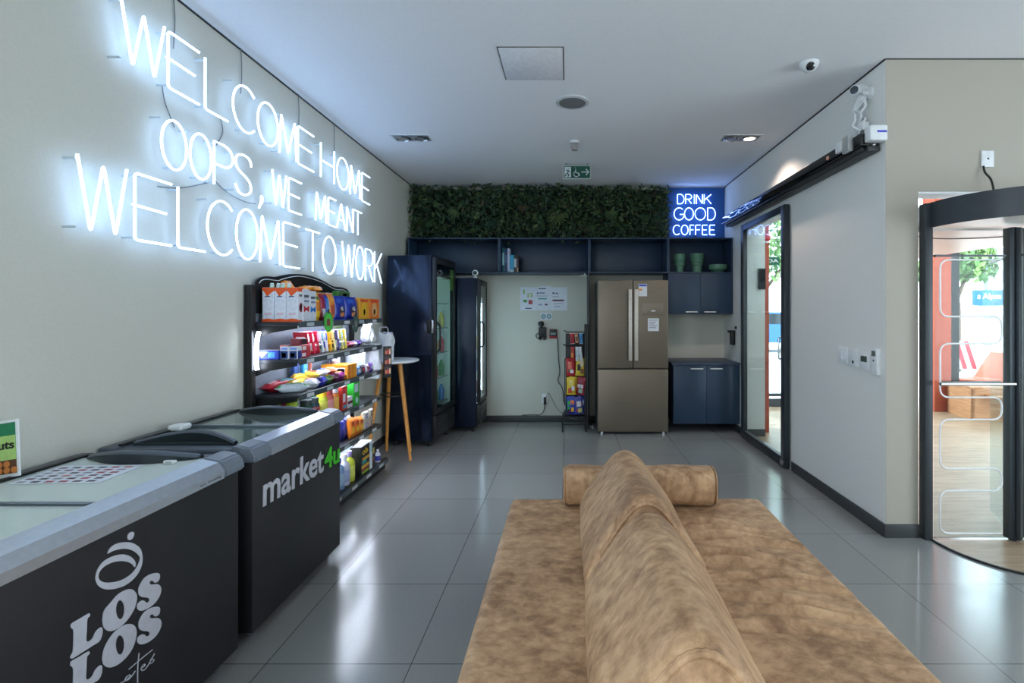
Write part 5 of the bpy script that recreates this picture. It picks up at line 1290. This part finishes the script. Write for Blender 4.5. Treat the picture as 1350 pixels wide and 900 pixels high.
# --- second tier
z = SH[1] + E
carton('toothpaste_box', 'long blue and white box at the near end of the second tier', 'box', .125, .07, .058, (40, 70, 190), (-1.92, 3.205, z), 0, [('F', .0, .5, .15, .85, WT, 'white_flash', 'tri'), ('F', .5, .85, .2, .8, LB), ('T', 0, 1, 0, 1, WT, 'lid_print')])
carton('red_box', 'small orange-red box behind the blue and white box on the second tier', 'box', .05, .06, .085, (234, 80, 40), (-1.865, 3.278, z), 0, [('T', 0, 1, 0, 1, WT, 'lid_print'), ('F', .1, .9, .5, .9, (240, 110, 60))])
for k, X in enumerate((-1.826, -1.769)):
    carton('plaster_box', ('square white box with dark blue window, nearer the neon wall on the second tier', 'square white box with dark blue window, nearer the aisle on the second tier')[k], 'box', .054, .055, .082, WT, (X, 3.215, z), 0, [('F', .08, .92, .05, .66, (30, 60, 120), 'blue_window'), ('F', .2, .7, .15, .5, (90, 140, 150) if k == 0 else (60, 120, 170), 'window_print'), ('F', .1, .9, .74, .92, (120, 150, 220), 'lid_band'), ('R', .1, .9, .05, .66, (40, 60, 140), 'blue_window')])
for k in range(3):
    carton('gum_box', ('red and white box, lower of the two at the front of the second tier', 'red and white box, upper of the two at the front of the second tier', 'dark red packet box on the stacked red boxes')[k], 'box', .10, .06, .042, ((186, 50, 66), (206, 70, 80), (120, 30, 50))[k], (-1.78 - .02 * (k == 2), 3.305 + .004 * k, z + .0428 * k), AISLE,
           [('F', .05, .5, .25, .8, (240, 220, 226), 'white_print'), ('L', .1, .9, .2, .8, (240, 210, 216), 'white_print'), ('T', .1, .9, .1, .9, (230, 190, 196), 'lid_print')] if k < 2 else [('F', .3, .9, .1, .9, DK, 'dark_print'), ('T', .05, .9, .1, .8, (220, 210, 220), 'lid_print')])
bc = [(RD_, WT, 'red and white'), ((214, 36, 70), WT, 'bright red'), ((190, 30, 60), (240, 120, 150), 'crimson'), ((224, 232, 236), TE, 'white and teal'), (WT, BL, 'white and dark blue'), (YE, (200, 120, 30), 'yellow and orange'), ((236, 226, 160), DK, 'cream and black'), ((80, 70, 120), WT, 'dusky purple'), ((240, 224, 120), LB, 'pale yellow'), ((236, 214, 90), WT, 'lemon yellow')]
for k, (c0, c1, nm) in enumerate(bc):
    y = 3.50 + k * .064
    carton('chocolate_bar', '%s bar leaning in the upright row on the second tier' % nm, 'chocolate bar', .10, .020, .165, c0, (-1.87, y, z + .004), 0, [('F', .1, .9, .15, .5, c1), ('R', .1, .9, .55, .9, c1), ('F', .2, .8, .6, .8, (240, 240, 240)), ('T', 0, 1, 0, 1, c1)], rx=math.radians(14))
fb = [((200, 50, 60), WT, 'red'), ((236, 226, 220), (200, 60, 80), 'white'), ((150, 100, 50), YE, 'brown and gold'), ((226, 180, 50), (150, 60, 30), 'gold'), ((232, 196, 80), RD_, 'yellow'), ((214, 130, 90), WT, 'salmon'), ((230, 226, 240), PU, 'lilac white'), ((60, 60, 80), WT, 'black'), ((190, 60, 110), WT, 'pink'), ((130, 30, 60), (230, 160, 180), 'maroon'), ((226, 222, 236), BL, 'white and blue'), ((90, 50, 150), (220, 200, 240), 'violet')]
ys_ = [3.40 + i * .0915 for i in range(12)]
for k, (c0, c1, nm) in enumerate(fb):
    pouch('candy_bar', '%s wrapped bar lying flat along the front edge of the second tier' % nm, 'candy bar', .084, .10, .045, c0, (-1.835, ys_[k], z + .024 + (.003 if k % 2 else 0)), AISLE + (.2 if k % 3 else -.25), -PI / 2, [(-.6, .6, -.5, .5, c1), (-.3, .4, -.2, .3, c0)], c1)
for k, (c0, c1, nm) in enumerate([((220, 60, 60), WT, 'red'), ((240, 236, 236), RD_, 'white'), ((230, 170, 50), DK, 'amber'), ((236, 236, 240), (200, 120, 160), 'rosy white')]):
    pouch('wafer_pack', '%s wafer pack lying on the flat bars of the second tier' % nm, 'wafer pack', .085, .085, .024, c0, (-1.82, 3.445 + k * .19, z + .062), AISLE + .1 * (k - 1), -PI / 2, [(-.7, .7, -.4, .4, c1)], c0)
carton('herb_pack', 'dark green pack hanging at the back of the second tier near the far end', 'packet', .19, .02, .19, (48, 60, 34), (-1.965, 4.20, z), AISLE, [('F', .08, .92, .12, .95, (76, 96, 40), 'leaf_print'), ('F', .55, .75, .3, .9, (110, 120, 60), 'leaf_print'), ('F', .2, .35, .3, .9, (120, 100, 60), 'leaf_print')])
CRUMP = mat('white_plastic_film', (222, 224, 230), .35, 0, .04, 20, .25)
def crumpled(name, label, cat, loc, w, d, h, seed, top=.3):
    t_ = thing(name, label, cat, loc); rnd = random.Random(seed)
    ph = [rnd.uniform(0, 6) for _ in range(8)]
    q = MB(); n, m = 40, 16
    def P(i, j):
        a = 2 * PI * i / n; v = j / (m - 1)
        k = (1 - (1 - top) * v ** 1.4) * (.82 + .18 * min(1, v * 6)); r = 1 + .12 * math.sin(3 * a + ph[0] + 5 * v) + .08 * math.sin(7 * a + ph[1] - 6 * v) + .05 * math.sin(12 * a + ph[2] + 11 * v)
        cs, sn = math.cos(a), math.sin(a)
        return Vector((w / 2 * k * r * math.copysign(abs(cs) ** .7, cs), d / 2 * k * r * math.copysign(abs(sn) ** .7, sn), h * v + .01 * math.sin(5 * a + ph[3]) * v))
    vs = q.grid(P, n, m, True); q.bm.faces.new([v[0] for v in vs][::-1]); q.bm.faces.new([v[-1] for v in vs])
    q.build('bag_body', CRUMP, t_, smooth=50)
    return t_
cb1 = crumpled('plastic_bag', 'crumpled white plastic bag at the far end of the second tier', 'bag', (-1.80, 4.44, z + .036), .13, .09, .15, 2, .55)
q = MB(); q.tube(dense([(.03, 0, .145), (.045, 0, .19), (.05, .01, .225)], 5, False), [.014] * 11, 8); q.build('twisted_neck', CRUMP, cb1)

# --- third tier
z = SH[2] + E
def lay(label, a, b_, wd, t, c, acc, seal, lift=0, name='biscuit_roll', cat='biscuit pack'):
    """long packet lying between two shelf points"""
    A, B = Vector((a[0], a[1])), Vector((b_[0], b_[1])); d = B - A
    t *= 1.45
    return pouch(name, label, cat, wd, d.length, t, c, (A.x, A.y, z + t / 2 + .001 + lift), math.atan2(d.y, d.x) - PI / 2, -PI / 2, acc, seal)
lay('long red and teal biscuit pack at the near end of the third tier', (-1.965, 3.19), (-1.90, 3.50), .07, .05, (196, 40, 60), [(-.8, .8, -.2, .5, (90, 150, 150)), (-.8, .8, .5, .8, (214, 90, 110)), (-.6, .6, -.75, -.35, (240, 200, 210))], (214, 60, 80))
lay('yellow biscuit pack lying behind the green-ended one on the third tier', (-1.88, 3.29), (-1.84, 3.56), .06, .045, (226, 196, 60), [(-.8, .8, -.85, -.5, (200, 160, 20)), (-.5, .5, -.3, .6, (236, 220, 130))], YE)
lay('white and green biscuit pack lying along the near front edge of the third tier', (-1.90, 3.21), (-1.742, 3.34), .06, .04, (206, 216, 228), [(-.9, .9, -.9, -.7, (90, 190, 110)), (-.7, .7, -.4, .5, (160, 190, 170)), (-.9, .9, .6, .85, (70, 160, 80))], (120, 210, 140))
for k, (yy, c, c1, nm) in enumerate(((3.45, (226, 228, 240), (220, 150, 170), 'white and pink'), (3.55, (60, 60, 190), (200, 200, 230), 'royal blue'), (3.65, (60, 110, 60), YE, 'green and yellow'), (3.75, (80, 30, 60), (160, 60, 140), 'dark plum'), (3.85, (150, 40, 140), (226, 160, 60), 'magenta'))):
    lay('%s packet lying at the front of the third tier' % nm, (-1.845, yy), (-1.742, yy + .012), .09, .045, c, [(-.7, .7, -.5, .5, c1), (-.3, .3, -.2, .2, c)], c1, 0, 'cookie_packet', 'packet')
for k, (yy, c, c1, nm) in enumerate(((3.50, (230, 200, 70), (160, 60, 50), 'mustard yellow'), (3.62, (214, 218, 236), (70, 90, 190), 'pale blue'), (3.74, (214, 90, 50), (240, 200, 120), 'reddish orange'))):
    lay('%s packet lying on top of the front packets of the third tier' % nm, (-1.85, yy), (-1.755, yy + .02), .085, .03, c, [(-.7, .7, -.5, .5, c1), (-.3, .3, -.2, .2, c)], c1, .066, 'cookie_packet', 'packet')
for k, yy in enumerate((3.60, 3.74)):
    lay('long yellow pack at the back of the third tier, %s' % ('nearer us', 'beside the orange box')[k], (-1.955, yy - .12), (-1.90, yy + .0), .06, .06, (240, 184, 40), [(-.7, .7, -.5, .4, (250, 214, 90))], YE, 0, 'pasta_pack', 'packet')
y0 = 3.90
carton('cereal_box', 'long orange box with blue label lying on the third tier', 'box', .21, .17, .112, (240, 156, 40), (-1.842, y0 + .085, z), 0, [('F', .06, .9, .15, .8, (214, 220, 232), 'label_frame'), ('F', .12, .88, .22, .72, (50, 130, 200), 'blue_label'), ('R', .1, .3, 0, 1, (220, 120, 30), 'side_stripe'), ('R', .5, .62, 0, 1, (226, 130, 36), 'side_stripe')])
jar('small_jar', 'tiny white-lidded jar standing on the orange box', 'jar', .028, .038, (206, 200, 196), WT, (150, 130, 130), (-1.87, y0 + .07, z + .1128))
for k, (yy, c, nm) in enumerate(((3.56, (40, 80, 150), 'dark blue'), (3.66, (50, 150, 220), 'bright blue'), (3.715, (190, 110, 90), 'slim brown'))):
    carton('tea_box', '%s box leaning against the back of the third tier' % nm, 'box', .06 if k < 2 else .02, .03, .165, c, (-1.965 + .012 * k, yy, z + (.062 if k else 0)), AISLE, [('F', .15, .85, .3, .9, (90, 180, 230) if k == 1 else c), ('F', .3, .7, .1, .25, WT)], rx=0)
carton('wipes_pack', 'white and dark blue pack on the third tier behind the orange box', 'packet', .10, .04, .19, (214, 218, 234), (-1.94, 4.12, z), AISLE, [('F', .1, .5, .5, .95, (40, 50, 130), 'blue_print'), ('F', .5, .95, .1, .5, (50, 50, 140), 'blue_print'), ('L', .1, .9, .1, .9, NV, 'blue_print')])
pouch('white_pouch', 'upright white bag standing at the far back of the third tier', 'bag', .17, .20, .05, (226, 230, 236), (-1.90, 4.42, z), .5, 0, [(-.8, .8, -.6, .7, (214, 220, 228))], WT)
for k, (yy, c, c1, nm) in enumerate(((4.14, (50, 120, 190), WT, 'sky blue'), (4.23, (50, 40, 60), (190, 60, 80), 'black and red'), (4.32, (200, 190, 206), (150, 40, 60), 'pale mauve'), (4.41, (110, 60, 160), WT, 'purple'))):
    pouch('sweet_packet', '%s small packet at the far front of the third tier' % nm, 'packet', .082, .075, .04, c, (FRX - .025, yy, z), AISLE, -.1, [(-.6, .6, -.4, .4, c1)], c)

# --- fourth tier
z = SH[3] + E
for k, (X, c, nm) in enumerate(((-1.925, (232, 200, 60), 'yellow'), (-1.82, (150, 190, 40), 'green and yellow'))):
    pouch('crisp_bag', '%s crisp bag facing us at the near end of the fourth tier' % nm, 'crisp bag', .115, .20, .06, c, (X, 3.22 + .004 * k, z), 0, -.06, [(-.7, .4, -.4, .4, (240, 220, 150)) if k == 0 else (-.8, -.1, .0, .8, RD_), (-.2, .8, -.7, -.1, (236, 120, 60)), (-.8, .0, -.7, -.1, (240, 240, 230) if k == 0 else (20, 140, 100)), (.2, .9, .3, .8, (190, 210, 60))], (236, 210, 90))
gp = [((20, 70, 60), (30, 110, 60), 'dark green'), ((30, 60, 70), (170, 70, 80), 'dark teal')]
for k, (c, c1, nm) in enumerate(gp):
    jar('sauce_jar', '%s jar near the front of the fourth tier' % nm, 'jar', .042, .165, c, (60, 70, 72), c1, (-1.79, 3.38 + k * .095, z))
for k, (c, l, b_, nm) in enumerate((((196, 204, 60), YE, (226, 220, 90), 'yellow-lidded'), ((210, 90, 90), (180, 60, 66), (230, 150, 150), 'pinkish red'), ((232, 140, 60), WT, (236, 180, 80), 'orange and white'))):
    jar('spread_jar', '%s jar in the middle of the fourth tier' % nm, 'jar', .04, .19, c, l, b_, (-1.785, 3.585 + k * .09, z))
carton('red_carton', 'red and white carton on the fourth tier beside the jars', 'carton', .08, .06, .185, (196, 56, 50), (-1.77, 3.86, z), AISLE, [('F', .1, .6, .35, .7, WT, 'white_panel'), ('F', .1, .9, .78, .95, (230, 60, 70)), ('F', .2, .8, .08, .22, (60, 150, 180))])
carton('tuna_stack', 'short white and maroon box on the fourth tier between the cartons', 'box', .085, .06, .09, (212, 208, 216), (-1.775, 3.965, z), AISLE, [('F', 0, 1, .35, .6, (90, 40, 50), 'maroon_band')])
carton('green_carton', 'tall bright green carton on the fourth tier', 'carton', .10, .06, .195, (40, 172, 50), (-1.77, 4.075, z), AISLE, [('F', .1, .75, .55, .9, (206, 216, 230), 'white_panel'), ('F', .3, .75, .08, .35, (190, 214, 220), 'round_badge', 'ell')])
for k, yy in enumerate((3.78, 3.97)):
    carton('green_packet_box', 'small green box at the back of the fourth tier, %s' % ('behind the jars', 'behind the cartons')[k], 'box', .07, .05, .2, (50, 160, 60), (-1.93, yy, z), AISLE, [('F', .2, .8, .5, .9, (120, 200, 110))])
for k in range(2):
    pouch('pasta_packet', 'cream packet at the far end of the fourth tier, %s' % ('under the other one', 'on top of the other one')[k], 'packet', .11, .2, .03, ((226, 216, 190), (206, 190, 196))[k], (-1.75 - .2, 4.30 + .03 * k, z + .016 + .031 * k), AISLE, -PI / 2, [(-.6, .6, -.4, .5, (180, 190, 120))], (220, 200, 190))

# --- fifth tier
z = SH[4] + E
blues = [((44, 50, 180), (220, 200, 240)), ((36, 44, 160), (226, 120, 170)), ((50, 60, 190), (200, 210, 240)), ((40, 40, 150), (226, 140, 190)), ((46, 54, 176), (230, 230, 246)), ((60, 50, 150), (214, 150, 60))]
for k, (c, c1) in enumerate(blues):
    pouch('noodle_packet', 'blue packet stacked on the fifth tier, %s from the bottom' % ('first', 'second', 'third', 'fourth', 'fifth', 'sixth')[k], 'packet', .20, .13, .026, c, (-1.88, 3.70 + .006 * (k % 3), z + .014 + k * .0265), AISLE + .04 * (k % 2), -PI / 2, [(-.7, .6, -.8, .2, c1), (-.2, .4, -.6, -.2, c)], c1)
for k in range(3):
    pouch('noodle_packet', 'dark navy packet standing behind the blue stack, %s' % ('nearest us', 'in the middle', 'farthest')[k], 'packet', .085, .17, .05, (26, 36, 110), (-1.80, 3.87 + k * .07, z), AISLE, -.1, [(-.6, .6, -.4, .4, (50, 60, 160))], NV)
for k in range(3):
    pouch('corn_chips', 'orange bag on the fifth tier, %s' % ('nearest the blue stack', 'middle of the three', 'beside the pale rolls')[k], 'snack bag', .095, .16 - .012 * k, .05, ((236, 130, 30), (232, 110, 30), (226, 140, 50))[k], (-1.765, 4.03 + k * .085, z), AISLE, -.08, [(-.6, .6, -.6, .0, (250, 190, 60)), (-.5, .5, .2, .6, (200, 70, 40))], (240, 160, 50))
for k in range(4):
    pouch('biscuit_packet', 'pale packet at the far end of the fifth tier, %s' % ('lower left', 'lower right', 'upper left', 'upper right')[k], 'packet', .10, .08, .045, ((196, 180, 160), (190, 170, 160), (206, 196, 176), (200, 190, 180))[k], (-1.765, 4.29 + (k % 2) * .115, z + (.081 if k > 1 else 0)), AISLE, 0, [(-.6, .6, -.5, .5, (150, 110, 80) if k % 2 else (150, 150, 200)), (-.2, .3, -.2, .3, (220, 200, 170), 'spot', 1)], (214, 206, 196))
for k in range(3):
    pouch('flour_bag', 'white and yellow packet lying on the blue stack, %s' % ('nearest us', 'in the middle', 'farthest')[k], 'packet', .11, .12, .03, (230, 226, 230), (-1.88, 3.66 + k * .12, z + (.20 if k == 0 else .187)), AISLE + .1 * k, -PI / 2, [(-.7, .7, -.6, .1, (236, 190, 60)), (-.4, .6, .2, .7, (210, 150, 190))], WT)
carton('blue_box', 'small light blue box on top of the orange bags of the fifth tier', 'box', .085, .05, .07, (60, 130, 226), (-1.93, 4.10, z + .0), AISLE, [('F', .1, .6, .4, .9, (150, 190, 240))])
for k in range(2):
    jar('spice_pot', 'pot of %s at the far back of the fifth tier' % ('dark spice', 'pale powder')[k], 'pot', .035, .15, ((130, 90, 60), (214, 206, 196))[k], WT, (190, 180, 160), (-1.93, 4.22 + k * .09, z))

# --- bottom tier
z = SH[5] + E
bt = [((206, 214, 236), (150, 170, 220), (110, 130, 210), 'white and lilac spray bottle nearest us on the bottom tier', True), ((150, 190, 170), (120, 180, 90), (190, 220, 200), 'green-tinted spray bottle on the bottom tier', True),
      ((130, 160, 210), (110, 90, 180), (170, 200, 226), 'blue bottle in the middle of the bottom tier', False), ((214, 216, 240), (226, 228, 240), (170, 180, 220), 'plain white bottle on the bottom tier', False), ((206, 214, 60), (150, 130, 190), (226, 232, 110), 'lime yellow bottle on the bottom tier', False)]
for k, (c, cp, b_, l, s_) in enumerate(bt):
    bottle('cleaner_bottle', l, 'bottle', .04, .255 if s_ else .235, c, cp, b_, (-1.735, 3.56 + k * .092, z), None, s_)
for k in range(3):
    bottle('detergent_bottle', ('pale yellow bottle behind the sprays', 'lime bottle behind the blue one', 'white-green bottle behind the lime one')[k], 'bottle', .04, .28, ((220, 226, 150), (190, 210, 60), (216, 226, 200))[k], (206, 220, 90), (236, 236, 180), (-1.86, 3.62 + k * .14, z))
for k, (c, c1, nm) in enumerate((((60, 140, 210), LB, 'blue'), ((222, 226, 240), (226, 120, 170), 'white and pink'))):
    pouch('soap_packet', '%s packet lying at the near front of the bottom tier' % nm, 'packet', .10, .07, .035, c, (-1.74, 3.33 + k * .115, z + .019), AISLE, -PI / 2, [(-.6, .6, -.5, .5, c1)], WT)
blk = carton('coffee_pack', 'black pack with yellow letters ob and coloured bars on the bottom tier', 'packet', .17, .09, .235, (28, 28, 30), (-1.725, 4.105, z), AISLE, [('F', .1, .62, .38, .5, (40, 150, 160), 'teal_bar'), ('F', .15, .95, .5, .6, (220, 170, 50), 'yellow_bar'), ('F', .05, .9, .24, .34, (226, 190, 60), 'yellow_bar'), ('F', .05, .85, .16, .23, (170, 50, 50), 'red_bar'), ('F', .1, .85, .05, .13, (150, 190, 50), 'lime_bar')])
text('lettering', 'ob', (-.065, -.0458, .165), (1, 0, 0), (0, 0, 1), .11, .05, C((236, 200, 60)), blk, .0008, .02)
carton('tissue_pack', 'white wrapped pack on the bottom tier beside the black one', 'packet', .05, .10, .24, (222, 226, 232), (-1.73, 4.225, z), AISLE, [('F', .1, .9, .6, .9, (170, 200, 210))])
carton('black_pack', 'narrow dark pack at the far end of the bottom tier', 'packet', .06, .09, .2, (52, 44, 46), (-1.735, 4.30, z), AISLE, [('F', .2, .8, .55, .8, (190, 180, 80)), ('F', .2, .8, .2, .4, (120, 90, 70))])
bottle('small_bottle', 'small white bottle with blue band at the far corner of the bottom tier', 'bottle', .022, .11, (216, 216, 226), WT, (70, 70, 170), (-1.70, 4.42, z))
carton('paper_roll_pack', 'big white wrapped paper pack lying across the bottles at the back of the bottom tier', 'packet', .50, .09, .27, (214, 226, 226), (-1.945, 4.12, z), AISLE, [('F', .05, .95, .6, .9, (190, 220, 210)), ('F', .25, .35, .72, .9, (190, 50, 60), 'red_dot', 'ell'), ('F', .0, .3, .2, .5, (200, 210, 90))])

# --- tags and things hanging at the shelf
def oval(label, px, py, w, h, c, inner, name='hang_tag'):
    y, zz = on_x(px, py, -1.69)
    t_ = thing(name, label, 'tag', (-1.688, y, zz), (0, 0, math.radians(62)))
    ev = lambda a, b_: [(a * math.cos(2 * PI * i / 30), b_ * math.sin(2 * PI * i / 30)) for i in range(30)]
    q = MB(); q.prism(ev(w / 2, h / 2), lambda u, v, a: (u, a, v), -.002, .002); q.build('plate', C(c), t_, smooth=0)
    q = MB(); q.prism(ev(w * .38, h * .42), lambda u, v, a: (u, a, v), -.0028, -.002); q.build('inner_oval', C(tuple(min(255, int(x * 1.18) + 8) for x in c)), t_, smooth=0)
    q = MB(); q.box(-w * .2, w * .2, -.0036, -.0028, -h * .2, h * .14); q.build('picture', C(inner), t_, smooth=0)
    q = MB(); q.box(-.006, .006, -.004, .0, h * .4, h * .6); q.build('clip', BLACK, t_)
oval('green oval tag with dark red picture hanging from the top tier', 432.5, 424, .07, .145, (52, 150, 50), (120, 60, 50))
oval('dark green oval tag hanging from the top tier below the blue cookie bags', 468.5, 426, .05, .145, (34, 62, 58), (120, 110, 112))
ds = thing('hanging_strip', 'black strip of small red picture packets hanging at the far end of the snack shelf', 'hanging display', (-1.68, 4.60, 0), (0, 0, math.radians(40)))
q = MB(); q.box(-.038, .038, 0, .006, .84, 1.13, bev=.002); q.build('strip', BLACK, ds)
for k, zz in enumerate((1.045, .955, .865)):
    q = MB(); q.box(-.032, .032, -.008, 0, zz, zz + .075, bev=.002); pk = q.build('picture_packet', C((58, 30, 34)), ds)
    for j, (x, w_, c) in enumerate(((-.024, .014, (206, 110, 70)), (-.004, .016, (190, 60, 56)), (.014, .012, (226, 190, 150)))):
        g = MB(); g.box(x, x + w_, -.009, -.008, zz + .012, zz + .045 + .008 * j); g.build('picture_figure', C(c), pk, smooth=0)
hb = crumpled('white_tote_bag', 'tall white paper bag on the bistro table beside the snack shelf', 'bag', (-1.80, 4.86, .9725), .17, .12, .27, 9, .8)
q = MB(); q.tube(dense([(-.04, -.03, .26), (-.035, -.03, .32), (.035, -.03, .32), (.04, -.03, .26)], 5, False), .004, 6); q.build('handle', CRUMP, hb)
hc = crumpled('white_paper_bag', 'white bag hanging off the far end of the snack shelf below the table top', 'bag', (-1.83, 4.615, .83), .16, .05, .32, 14, .85)
q = MB(); q.tube([(0, 0, .31), (0, -.02, .36), (0, -.035, .37)], .004, 6); q.build('hook_loop', CRUMP, hc)

# ================================================================ SNACK RACK BY THE FRIDGE
rk = thing('snack_rack', 'black wire rack hung with snack bags beside the steel fridge', 'rack', (.09, 6.0, 0))
q = MB(); q.box(.10, .132, .02, .16, .02, 1.295, bev=.003); q.build('side_panel', BLACK, rk)
q = MB(); q.box(-.13, .10, .125, .14, .19, 1.18, bev=.002); q.build('back_grid', BLACK, rk)
q = MB(); q.box(-.15, .10, -.02, .14, .165, .185, bev=.002); q.build('bottom_tray', BLACK, rk)
for y in (-.02, .14):
    q = MB(); q.tube(rounded([(-.165, y, 0), (-.165, y, .2), (-.08, y, .27)], .06, 5), .011, 10); q.build('arched_foot', BLACK, rk)
    q = MB(); q.cyl((.115, y + .02, 0), (.115, y + .02, .2), .011); q.build('post', BLACK, rk)
q = MB(); q.cyl((-.165, -.02, .09), (.115, -.0, .09), .007, n=10); q.build('cross_bar', BLACK, rk)
HK = [(1.20, -.15), (1.035, -.16)]
for zz, x0 in HK:
    for y in (.0, .06):
        q = MB(); q.tube(rounded([(.10, y, zz), (x0 + .03, y, zz + .0), (x0, y, zz + .022)], .02), .0055, 8); q.build('hook', BLACK, rk)
q = MB(); q.tube(rounded([(.10, .09, .88), (-.13, .09, .88), (-.14, .09, .86), (-.14, .09, .3)], .02), .006, 8); q.build('side_wire', BLACK, rk)
for zz in (.895, .665, .43):
    q = MB(); q.cyl((-.13, .07, zz), (.10, .07, zz), .005, n=8); q.build('hang_bar', BLACK, rk)
def hang(label, x, y, zt, w, h, c, acc, seal, t=.035):
    o = pouch('hanging_snack_bag', label, 'snack bag', w, h, t, c, (.09 + x, 6.0 + y, zt - h), random.uniform(-.4, .4), .0, acc, seal, None, random.uniform(-.14, .14))
hang('small red packet on the top hook of the wire rack', -.045, -.0, 1.19, .05, .13, (190, 40, 50), [(-.6, .6, -.5, .4, (120, 30, 40))], WT)
hang('small pale and brown packet on the top hook of the wire rack', .01, .0, 1.19, .045, .12, (190, 150, 120), [(-.6, .6, -.5, .3, (120, 80, 60))], RD_)
hang('small blue packet on the top hook of the wire rack', .06, .0, 1.19, .045, .13, (80, 150, 200), [(-.6, .6, -.3, .5, (60, 110, 180))], WT)
hang('small red and orange packet on the lower hook of the wire rack', -.045, .0, 1.025, .05, .16, (170, 50, 40), [(-.6, .6, -.6, .1, (220, 140, 60))], RD_)
hang('narrow white packet nearest the middle of the lower hook', .01, .0, 1.025, .042, .17, (206, 218, 222), [(-.5, .5, -.5, .5, (170, 190, 190))], WT)
hang('narrow white packet beside the black side panel on the lower hook', .06, .0, 1.025, .042, .17, (214, 220, 226), [(-.5, .5, -.5, .5, (190, 200, 206))], WT)
rows = [(.885, [((186, 40, 50), [(-.6, .2, -.2, .6, (226, 120, 110)), (-.2, .6, -.7, -.3, WT)], 'red bag'), ((214, 190, 70), [(-.7, .1, -.4, .3, (40, 40, 44)), (-.1, .7, .2, .7, (230, 220, 190)), (0, .7, -.7, -.2, (150, 40, 60))], 'yellow and black bag')]),
        (.655, [((226, 196, 60), [(-.5, .5, .0, .7, (236, 220, 130), 'spot', 1), (-.7, .1, -.8, -.2, (214, 90, 50)), (.1, .8, -.5, .0, WT)], 'yellow bag'), ((150, 40, 50), [(-.7, .7, -.2, .2, (206, 200, 210)), (-.3, .6, -.8, -.3, (150, 190, 170))], 'dark red bag')]),
        (.42, [((40, 60, 160), [(-.8, -.2, -.5, .5, (60, 170, 60)), (-.1, .7, .1, .6, (226, 120, 60)), (.1, .7, -.7, -.2, YE)], 'blue and green bag'), ((60, 70, 150), [(-.6, .5, -.1, .5, (214, 220, 226)), (-.4, .6, -.8, -.3, (200, 200, 120))], 'blue and white bag')])]
for zt, lst in rows:
    for k, (c, acc, nm) in enumerate(lst):
        for j in range(2):
            acc = list(acc) + [(a_ + 0, a_ + random.uniform(.2, .5), b_, b_ + random.uniform(.12, .35), random.choice([(226, 190, 60), (206, 60, 60), (60, 90, 180), (226, 226, 230), (60, 150, 70), (40, 40, 50), (220, 120, 60)])) for a_, b_ in [(random.uniform(-.85, .3), random.uniform(-.8, .4)) for _ in range(4)]]
            hang('%s %s row of the wire rack%s' % (nm, {.885: 'in the upper', .655: 'in the middle', .42: 'in the lowest'}[zt], ', in front' if j == 0 else ', hanging behind'), -.065 + k * .107 + j * .012, .038 + j * .048, zt, .112, .215, c, acc if j == 0 else acc[:1], c, .04)
fc = thing('floor_cable', 'pale cable lying on the floor between the wire rack and the fridge', 'cable', (.27, 6.2, 0))
q = MB(); q.tube(dense([(-.02, .1, .012), (.0, 0, .012), (.03, -.08, .012), (.02, -.02, .03), (.035, .08, .012)], 6, False), .007, 7); q.build('cable_loop', WHITEP, fc)
